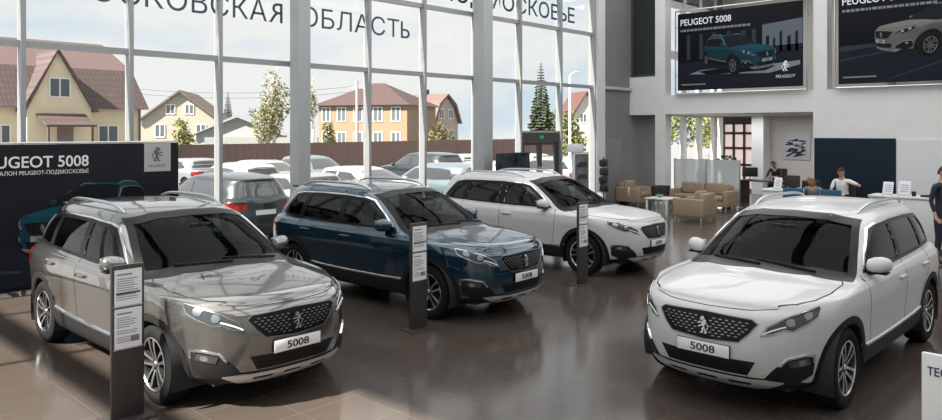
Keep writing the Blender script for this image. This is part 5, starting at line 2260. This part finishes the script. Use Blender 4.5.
# --- long brown fence
fa, fb = Vector((2.0, 29.0, 0)), Vector((52, 36.0, 0))
ang = math.atan2(fb.y - fa.y, fb.x - fa.x)
ln = (fb - fa).length
fe = thing('fence', 'long brown sheet fence along the far side of the car park', 'fence', (fa.x, fa.y, -.05), ang)
mb = MB()
n = int(ln / .20)
vs, fs = [], []
for i in range(n + 1):
    x = i * .20
    vs += [(x, .03 if i % 2 else 0, .05), (x, .03 if i % 2 else 0, 1.86)]
for i in range(n):
    fs.append((2 * i, 2 * i + 2, 2 * i + 3, 2 * i + 1))
mb.add(vs, fs)
mb.build('fence_sheet', mat('brown_fence', (.165, .095, .08), .6), fe)
for i in range(0, int(ln / 2.5) + 1):
    MB().box(i * 2.5 - .04, i * 2.5 + .04, .05, .13, 0, 1.88).build('fence_post', mat('fence_post_brown', (.14, .08, .07), .6) if i == 0 else bpy.data.materials['fence_post_brown'], fe)
lw_ = at_depth(268, 130.5, 52)
pw = MB().box(-4.5, 3.5, 0, .3, 0, 2.0).build('low_wall', mat('pale_wall', (0.254, 0.259, 0.249), .8))
pw.location = (lw_.x, lw_.y, -.05)
pw.rotation_euler = (0, 0, CAMRZ)
tag(pw, 'low whitish wall showing just above the brown fence', 'wall')

# --- trees
def bark(c=(.10, .07, .05)):
    return mat('bark', c, .9)
M_bark = bark()
M_birch_bark = mat('birch_bark', (.55, .53, .48), .8)
def tree(name, label, px, depth, top_y, base_z, rx, colour, n, leaf, bare=.0, trunk=None, seed=1, crown_bottom=None, group=None):
    b = at_depth(px, 130.5, depth)
    t = thing(name, label, 'tree', (b.x, b.y, -.05), 0, group)
    H = CAM_H + .05 + (130.5 - top_y) * depth / FPX
    r = rx * depth / FPX
    cb = crown_bottom if crown_bottom is not None else H * .25
    rnd = random.Random(seed)
    mb = MB()
    mb.tube([(0, 0, 0), (.03 * H, 0, H * .4), (0, .02 * H, H * .95)], [H * .022, H * .015, H * .004], 8)
    for k in range(14):
        a = k * 2.4
        z = cb + (H - cb) * (.1 + .8 * k / 14)
        rr_ = r * .8 * (1 - .6 * k / 14)
        mb.tube([(0, 0, z - .3), (rr_ * cos(a) * .6, rr_ * sin(a) * .6, z + .25 * r), (rr_ * cos(a), rr_ * sin(a), z + .7 * r)], [H * .007, H * .005, H * .002], 5)
    mb.build('trunk', trunk or M_bark, t)
    mb = MB()
    cz = (H + cb) / 2
    for k in range(6):
        a = k * 1.05
        q = .45 if k else 0
        leaf_cloud(mb, (r * q * cos(a), r * q * sin(a), cz + (rnd.uniform(-.35, .25)) * (H - cb) * (1 if k else 0)), (r * .62, r * .62, (H - cb) * (.48 if k == 0 else .27)), n // 6, leaf, rnd)
    mb.build('foliage', mat('foliage', tuple(.6 * c for c in colour), .8), t)
    return t
def conifer(name, label, px, depth, top_y, rx, colour, seed=1):
    b = at_depth(px, 130.5, depth)
    t = thing(name, label, 'tree', (b.x, b.y, -.05))
    H = CAM_H + .05 + (130.5 - top_y) * depth / FPX
    r = rx * depth / FPX
    rnd = random.Random(seed)
    MB().tube([(0, 0, 0), (0, 0, H * .97)], [H * .02, H * .003], 8).build('trunk', M_bark, t)
    mb = MB()
    tiers = 34
    for i in range(tiers):
        f = i / (tiers - 1)
        z = H * .10 + H * .89 * f
        rr_ = r * (1 - f) ** .85 + .05
        m_ = max(7, int(22 * (1 - f) + 7))
        for k in range(m_):
            a = 2 * pi * k / m_ + i * .7 + rnd.uniform(-.15, .15)
            L = rr_ * rnd.uniform(.75, 1.1)
            d = Vector((cos(a), sin(a), 0))
            sdv = Vector((-sin(a), cos(a), 0))
            p0 = Vector((0, 0, z))
            p1 = p0 + d * L + Vector((0, 0, -.30 * L))
            w = .26 * L + .10
            mid_ = p0.lerp(p1, .55) + Vector((0, 0, .05 * L))
            mb.add([p0, mid_ + sdv * w, p1, mid_ - sdv * w], [(0, 1, 2, 3)])
            mb.add([mid_ + Vector((0, 0, .02)), mid_ + d * .2 * L + Vector((0, 0, -.35 * L)), p1], [(0, 1, 2)])
    mb.build('foliage', mat('spruce_needles', tuple(.8 * c for c in colour), .8), t)
    return t
conifer('spruce_tree', 'tall dark spruce rising alone behind the entrance door', 541, 62, 60, 18, (.10, .13, .07), 3)
conifer('spruce_tree', 'small dark spruce tip left of the birch', 228, 92, 90, 9, (.05, .08, .045), 4)
tree('birch_tree', 'pale yellow-green birch left of the first column', 272, 42, 66, 0, 19, (.34, .33, .16), 2600, .085, trunk=M_birch_bark, seed=2, crown_bottom=2.0)
tree('birch_tree', 'thin pale birch just right of the first column', 311, 50, 76, 0, 8, (.34, .33, .18), 700, .08, trunk=M_birch_bark, seed=3, crown_bottom=3.0)
tree('bush', 'yellow-green bush before the beige gabled house', 184, 42, 119, 0, 11, (.30, .30, .05), 900, .10, seed=5, crown_bottom=.4)
tree('leafy_tree', 'yellow-green tree at the street lamp', 572, 50, 108, 0, 14, (.26, .27, .06), 1200, .13, seed=6, crown_bottom=.6)
tree('leafy_tree', 'darker green tree behind the spruce, right of it', 556, 72, 106, 0, 12, (.16, .19, .06), 1000, .14, seed=7, crown_bottom=.6)
tree('bush', 'green bush before the left windows of the orange house', 330, 55, 120, 0, 9, (.20, .21, .06), 700, .11, seed=8, crown_bottom=.4)
tree('bush', 'olive bush before the cream broken-pitch house', 440, 58, 119, 0, 14, (.24, .21, .08), 900, .12, seed=9, crown_bottom=.4)
tree('leafy_tree', 'dim green tree right of the orange house', 417, 104, 107, 0, 10, (.16, .18, .07), 700, .16, seed=10, crown_bottom=.6)
tree('leafy_tree', 'soft green tree behind the pale shed', 252, 85, 108, 0, 14, (.17, .20, .10), 800, .17, seed=11, crown_bottom=.5)
tree('leafy_tree', 'olive tree beyond the beige house, near the spruce tip', 214, 90, 112, 0, 9, (.17, .18, .08), 500, .17, seed=12, crown_bottom=.5)
for i, (px, dd, ty, rx, lab) in enumerate(((684, 60, 95, 22, 'bright green tree outside the back room window'), (712, 70, 104, 18, 'green tree outside the back room, right of the bright one'))):
    tree('leafy_tree', lab, px, dd, ty, 0, rx, (.30, .34, .08), 800, .18, seed=20 + i, crown_bottom=.5)

# --- street lamp, power pole, wires
b = at_depth(570, 130.5, 44)
sl = thing('street_lamp', 'pale street lamp post with a bent arm beside the spruce', 'street lamp', (b.x, b.y, -.05), CAMRZ)
hh = CAM_H + (130.5 - 76) * 44 / FPX
mb = MB().tube([(0, 0, 0), (0, 0, hh), (.08, 0, hh + .16), (.25, 0, hh + .26)], [.10, .07, .05, .04], 10)
mb.build('lamp_post', mat('lamp_post_grey', (.62, .63, .62), .5), sl)
MB().box(.22, .56, -.08, .08, hh + .24, hh + .33, .03).build('lamp_head', mat('lamp_head_grey', (.35, .36, .37), .5), sl)
b = at_depth(357, 130.5, 56)
pp2 = thing('power_pole', 'thin wooden power pole before the orange house', 'power pole', (b.x, b.y, -.05), CAMRZ)
ph_ = CAM_H + (130.5 - 80) * 56 / FPX
MB().tube([(0, 0, 0), (0, 0, ph_)], [.13, .10], 10).build('pole', mat('pole_wood', (.42, .36, .30), .8), pp2)
MB().box(-.5, .5, -.05, .05, ph_ - .6, ph_ - .5).build('cross_arm', mat('pole_wood_arm', (.42, .36, .30), .8), pp2)
mb = MB()
for dz in (-.5, -.9):
    p0, p1 = at_depth(352, 130.5, 56), at_depth(120, 130.5, 62)
    p0.z = ph_ + dz
    p1.z = ph_ + dz + .3
    pts = []
    for i in range(13):
        q = p0.lerp(p1, i / 12)
        q.z -= .5 * (1 - (2 * i / 12 - 1) ** 2)
        pts.append(q)
    mb.tube(pts, .014, 5)
    if dz == -.5:
        tag(mb.build('power_line', M_black), 'thin upper power line strung left from the wooden pole', 'power line')
    else:
        tag(mb.build('power_line', M_black), 'thin lower power line strung left from the wooden pole', 'power line')
    mb = MB()

# --- parked cars
def plain_car(style, nu=5, nv=4):
    sh = CarShell(style, nu, nv)
    pt = Patcher(sh)
    root = thing('parked_car', 'car', 'car', group='cars parked outside')
    zf = .80 if style == 'sedan' else 1.0
    def Z(z):
        return (1.05 + (z - 1.05) * .80 if z > 1.05 else z) * .93 if style == 'sedan' else z
    keep = [k for k in range(len(sh.f)) if not (abs(sh.cen[k].y) > .42 and any((sh.cen[k].x - xw) ** 2 + (sh.cen[k].z - .36) ** 2 < .39 ** 2 for xw in (0, -WHEELBASE)))]
    body = sh.part('body', keep, M_white_paint, root)
    rs = .5 if style == 'sedan' else 0
    dlo = [(-.72, Z(1.10)), (-1.22, Z(1.43)), (-1.8, Z(1.475)), (-2.45 + rs * .4, Z(1.47)), (-2.88 + rs, Z(1.43)), (-3.15 + rs, Z(1.15)), (-2.3, Z(1.11))]
    for sg in (1, -1):
        mb = MB()
        pt.poly(mb, side2(dlo), SIDE, .005, holes=[side2([(-1.72, Z(1.09) + .01), (-1.72, Z(1.45)), (-1.80, Z(1.45)), (-1.80, Z(1.09) + .01)])], step=.08)
        mb.mirror(sg)
        mb.build('side_window', M_lamp_glass, root)
        mb = MB()
        pt.poly(mb, pt.flat([(.78, .48, Z(.80)), (.72, .66, Z(.90)), (.35, .89, Z(.94)), (.55, .86, Z(.84)), (.72, .70, Z(.77))], (.8, .58, .1)), (.8, .58, .1), .006, step=.06)
        mb.mirror(sg)
        mb.build('headlight', M_lamp_reflector, root)
        mb = MB()
        td = (-.75, .66, 0)
        pt.poly(mb, pt.flat([(-3.40, .80, Z(1.03)), (-3.22, .885, Z(1.0)), (-3.24, .885, Z(.84)), (-3.50, .74, Z(.83)), (-3.66, .46, Z(.85)), (-3.64, .45, Z(.98))], td), td, .006, step=.06)
        mb.mirror(sg)
        mb.build('tail_light', M_red_lamp, root)
        MB().ellipsoid((-.75, .98 * sg, Z(1.10)), (.06, .11, .08), 12, 8).build('mirror_housing', M_white_paint, root)
    wd = [(-.68, Z(1.10)), (-.48, Z(1.50)), (0, Z(1.52)), (.48, Z(1.50)), (.68, Z(1.10)), (0, Z(1.14))]
    mb = MB()
    pt.poly(mb, front2(wd), FRONT, .006, step=.08)
    mb.build('windshield', M_lamp_glass, root)
    mb = MB()
    pt.poly(mb, rear2([(-.60, Z(1.15)), (-.48, Z(1.46)), (.48, Z(1.46)), (.60, Z(1.15))]), REAR, .006, step=.08)
    mb.build('rear_window', M_lamp_glass, root)
    mb = MB()
    pt.poly(mb, front2([(-.52, Z(.84)), (.52, Z(.84)), (.42, Z(.62)), (-.42, Z(.62))]), FRONT, .006, step=.08)
    mb.build('grille', M_black_trim, root)
    mb = MB()
    pt.poly(mb, front2([(-.75, .26), (-.7, .40), (.7, .40), (.75, .26)]), FRONT, .008, step=.1)
    mb.build('front_bumper', M_black_trim, root)
    mb = MB()
    pt.poly(mb, rear2([(-.78, .25), (-.78, .46), (.78, .46), (.78, .25)]), REAR, .008, step=.1)
    mb.build('rear_bumper', M_black_trim, root)
    for dx, wx in ((1, 'f'), (-1, 'r')):
        l, n_, _, _ = sh.bvh.ray_cast(Vector((dx * 6, 0, .52 if dx > 0 else .78 * zf)), Vector((-dx, 0, 0)))
        MB().box(l.x - .008, l.x + .012 * dx + .004, -.26, .26, l.z - .055, l.z + .055).build('number_plate', M_plate, root)
    mb = MB()
    mb.box(-3.4, .55, -.62, .62, .20, .42)
    for xw in (0, -WHEELBASE):
        mb.box(xw - .39, xw + .39, -.70, .70, .3, .75)
    mb.build('wheel_housing', M_cabin, root)
    tyre, rim, hub = SMALL_WHEEL
    for x in (0, -WHEELBASE):
        for sg in (1, -1):
            w = link_mesh('wheel', tyre, root)
            w.location = (x, .79 * sg, WHEEL_R)
            w.rotation_euler = (0, 0, 0 if sg > 0 else pi)
            link_mesh('rim', rim, w)
    return root
SMALL_WHEEL = wheel_meshes()
P_dark = mat('dark_blue_grey_paint', (.018, .026, .030), .3, .2, 1)
P_silver = mat('silver_paint', (.36, .38, .40), .3, .5, 1)
P_white = mat('white_paint_sun_dimmed', (.50, .51, .51), .35, 0, 1)  # white lowered in its colour to offset the strong sun outside
P_cream = mat('cream_paint', (.50, .48, .43), .3, 0, 1)
P_teal = mat('steel_blue_paint', (.15, .20, .23), .3, .4, 1)
suv = plain_car('suv')
sed = plain_car('sedan')
PARK = [
    (suv, 217, 17.2, 'dark blue-grey car with its tail to the glass, behind the grey car', P_dark, 90, .93),
    (sed, 186, 29.0, 'silver car at the far left of the car park, by the fence', P_silver, 95, 1.0),
    (suv, 233, 23.0, 'white car partly behind the dark blue-grey one outside', P_white, 88, .92),
    (sed, 268, 26.5, 'cream white saloon outside, left of the first column', P_cream, 268, 1.0),
    (sed, 290, 19.2, 'pale silver car close outside the first column', P_silver, 92, 1.0),
    (suv, 316, 28.5, 'grey car outside just right of the first column', P_teal, 265, .92),
    (sed, 366, 21.8, 'white car outside whose roof shows over the blue car', P_white, 272, 1.0),
    (suv, 421, 30.5, 'dark car outside facing the fence, right of the power pole', P_dark, 85, .98),
    (sed, 458, 34.0, 'white car outside near the right column, by the fence', P_white, 75, 1.0),
    (suv, 434, 22.8, 'steel blue car outside between the blue and the white show cars', P_teal, 90, .92),
    (sed, 497, 25.5, 'white saloon outside, left of the entrance door', P_white, 265, 1.0),
    (suv, 546, 28.5, 'pale silver car outside behind the entrance door', P_silver, 90, .92),
    (sed, 522, 35.0, 'cream car outside beyond the door, near the fence', P_cream, 80, 1.0),
]
first = {}
for (src, px, d, lab, paint, hd, k) in PARK:
    if src.name in first:
        o = copy_tree(src)
    else:
        first[src.name] = True
        o = src
    o['label'] = lab
    p = at_depth(px, 130.5, d)
    a = radians(hd)
    o.rotation_euler = (0, 0, a)
    o.scale = (k, k, k * (1.0))
    o.location = (p.x + 1.4 * k * cos(a), p.y + 1.4 * k * sin(a), -.04)
for o in [o for o in COL.objects if o.get('category') == 'car' and o.name.startswith('parked_car')]:
    paint = [q[4] for q in PARK if q[3] == o['label']][0]
    repaint(o, paint)
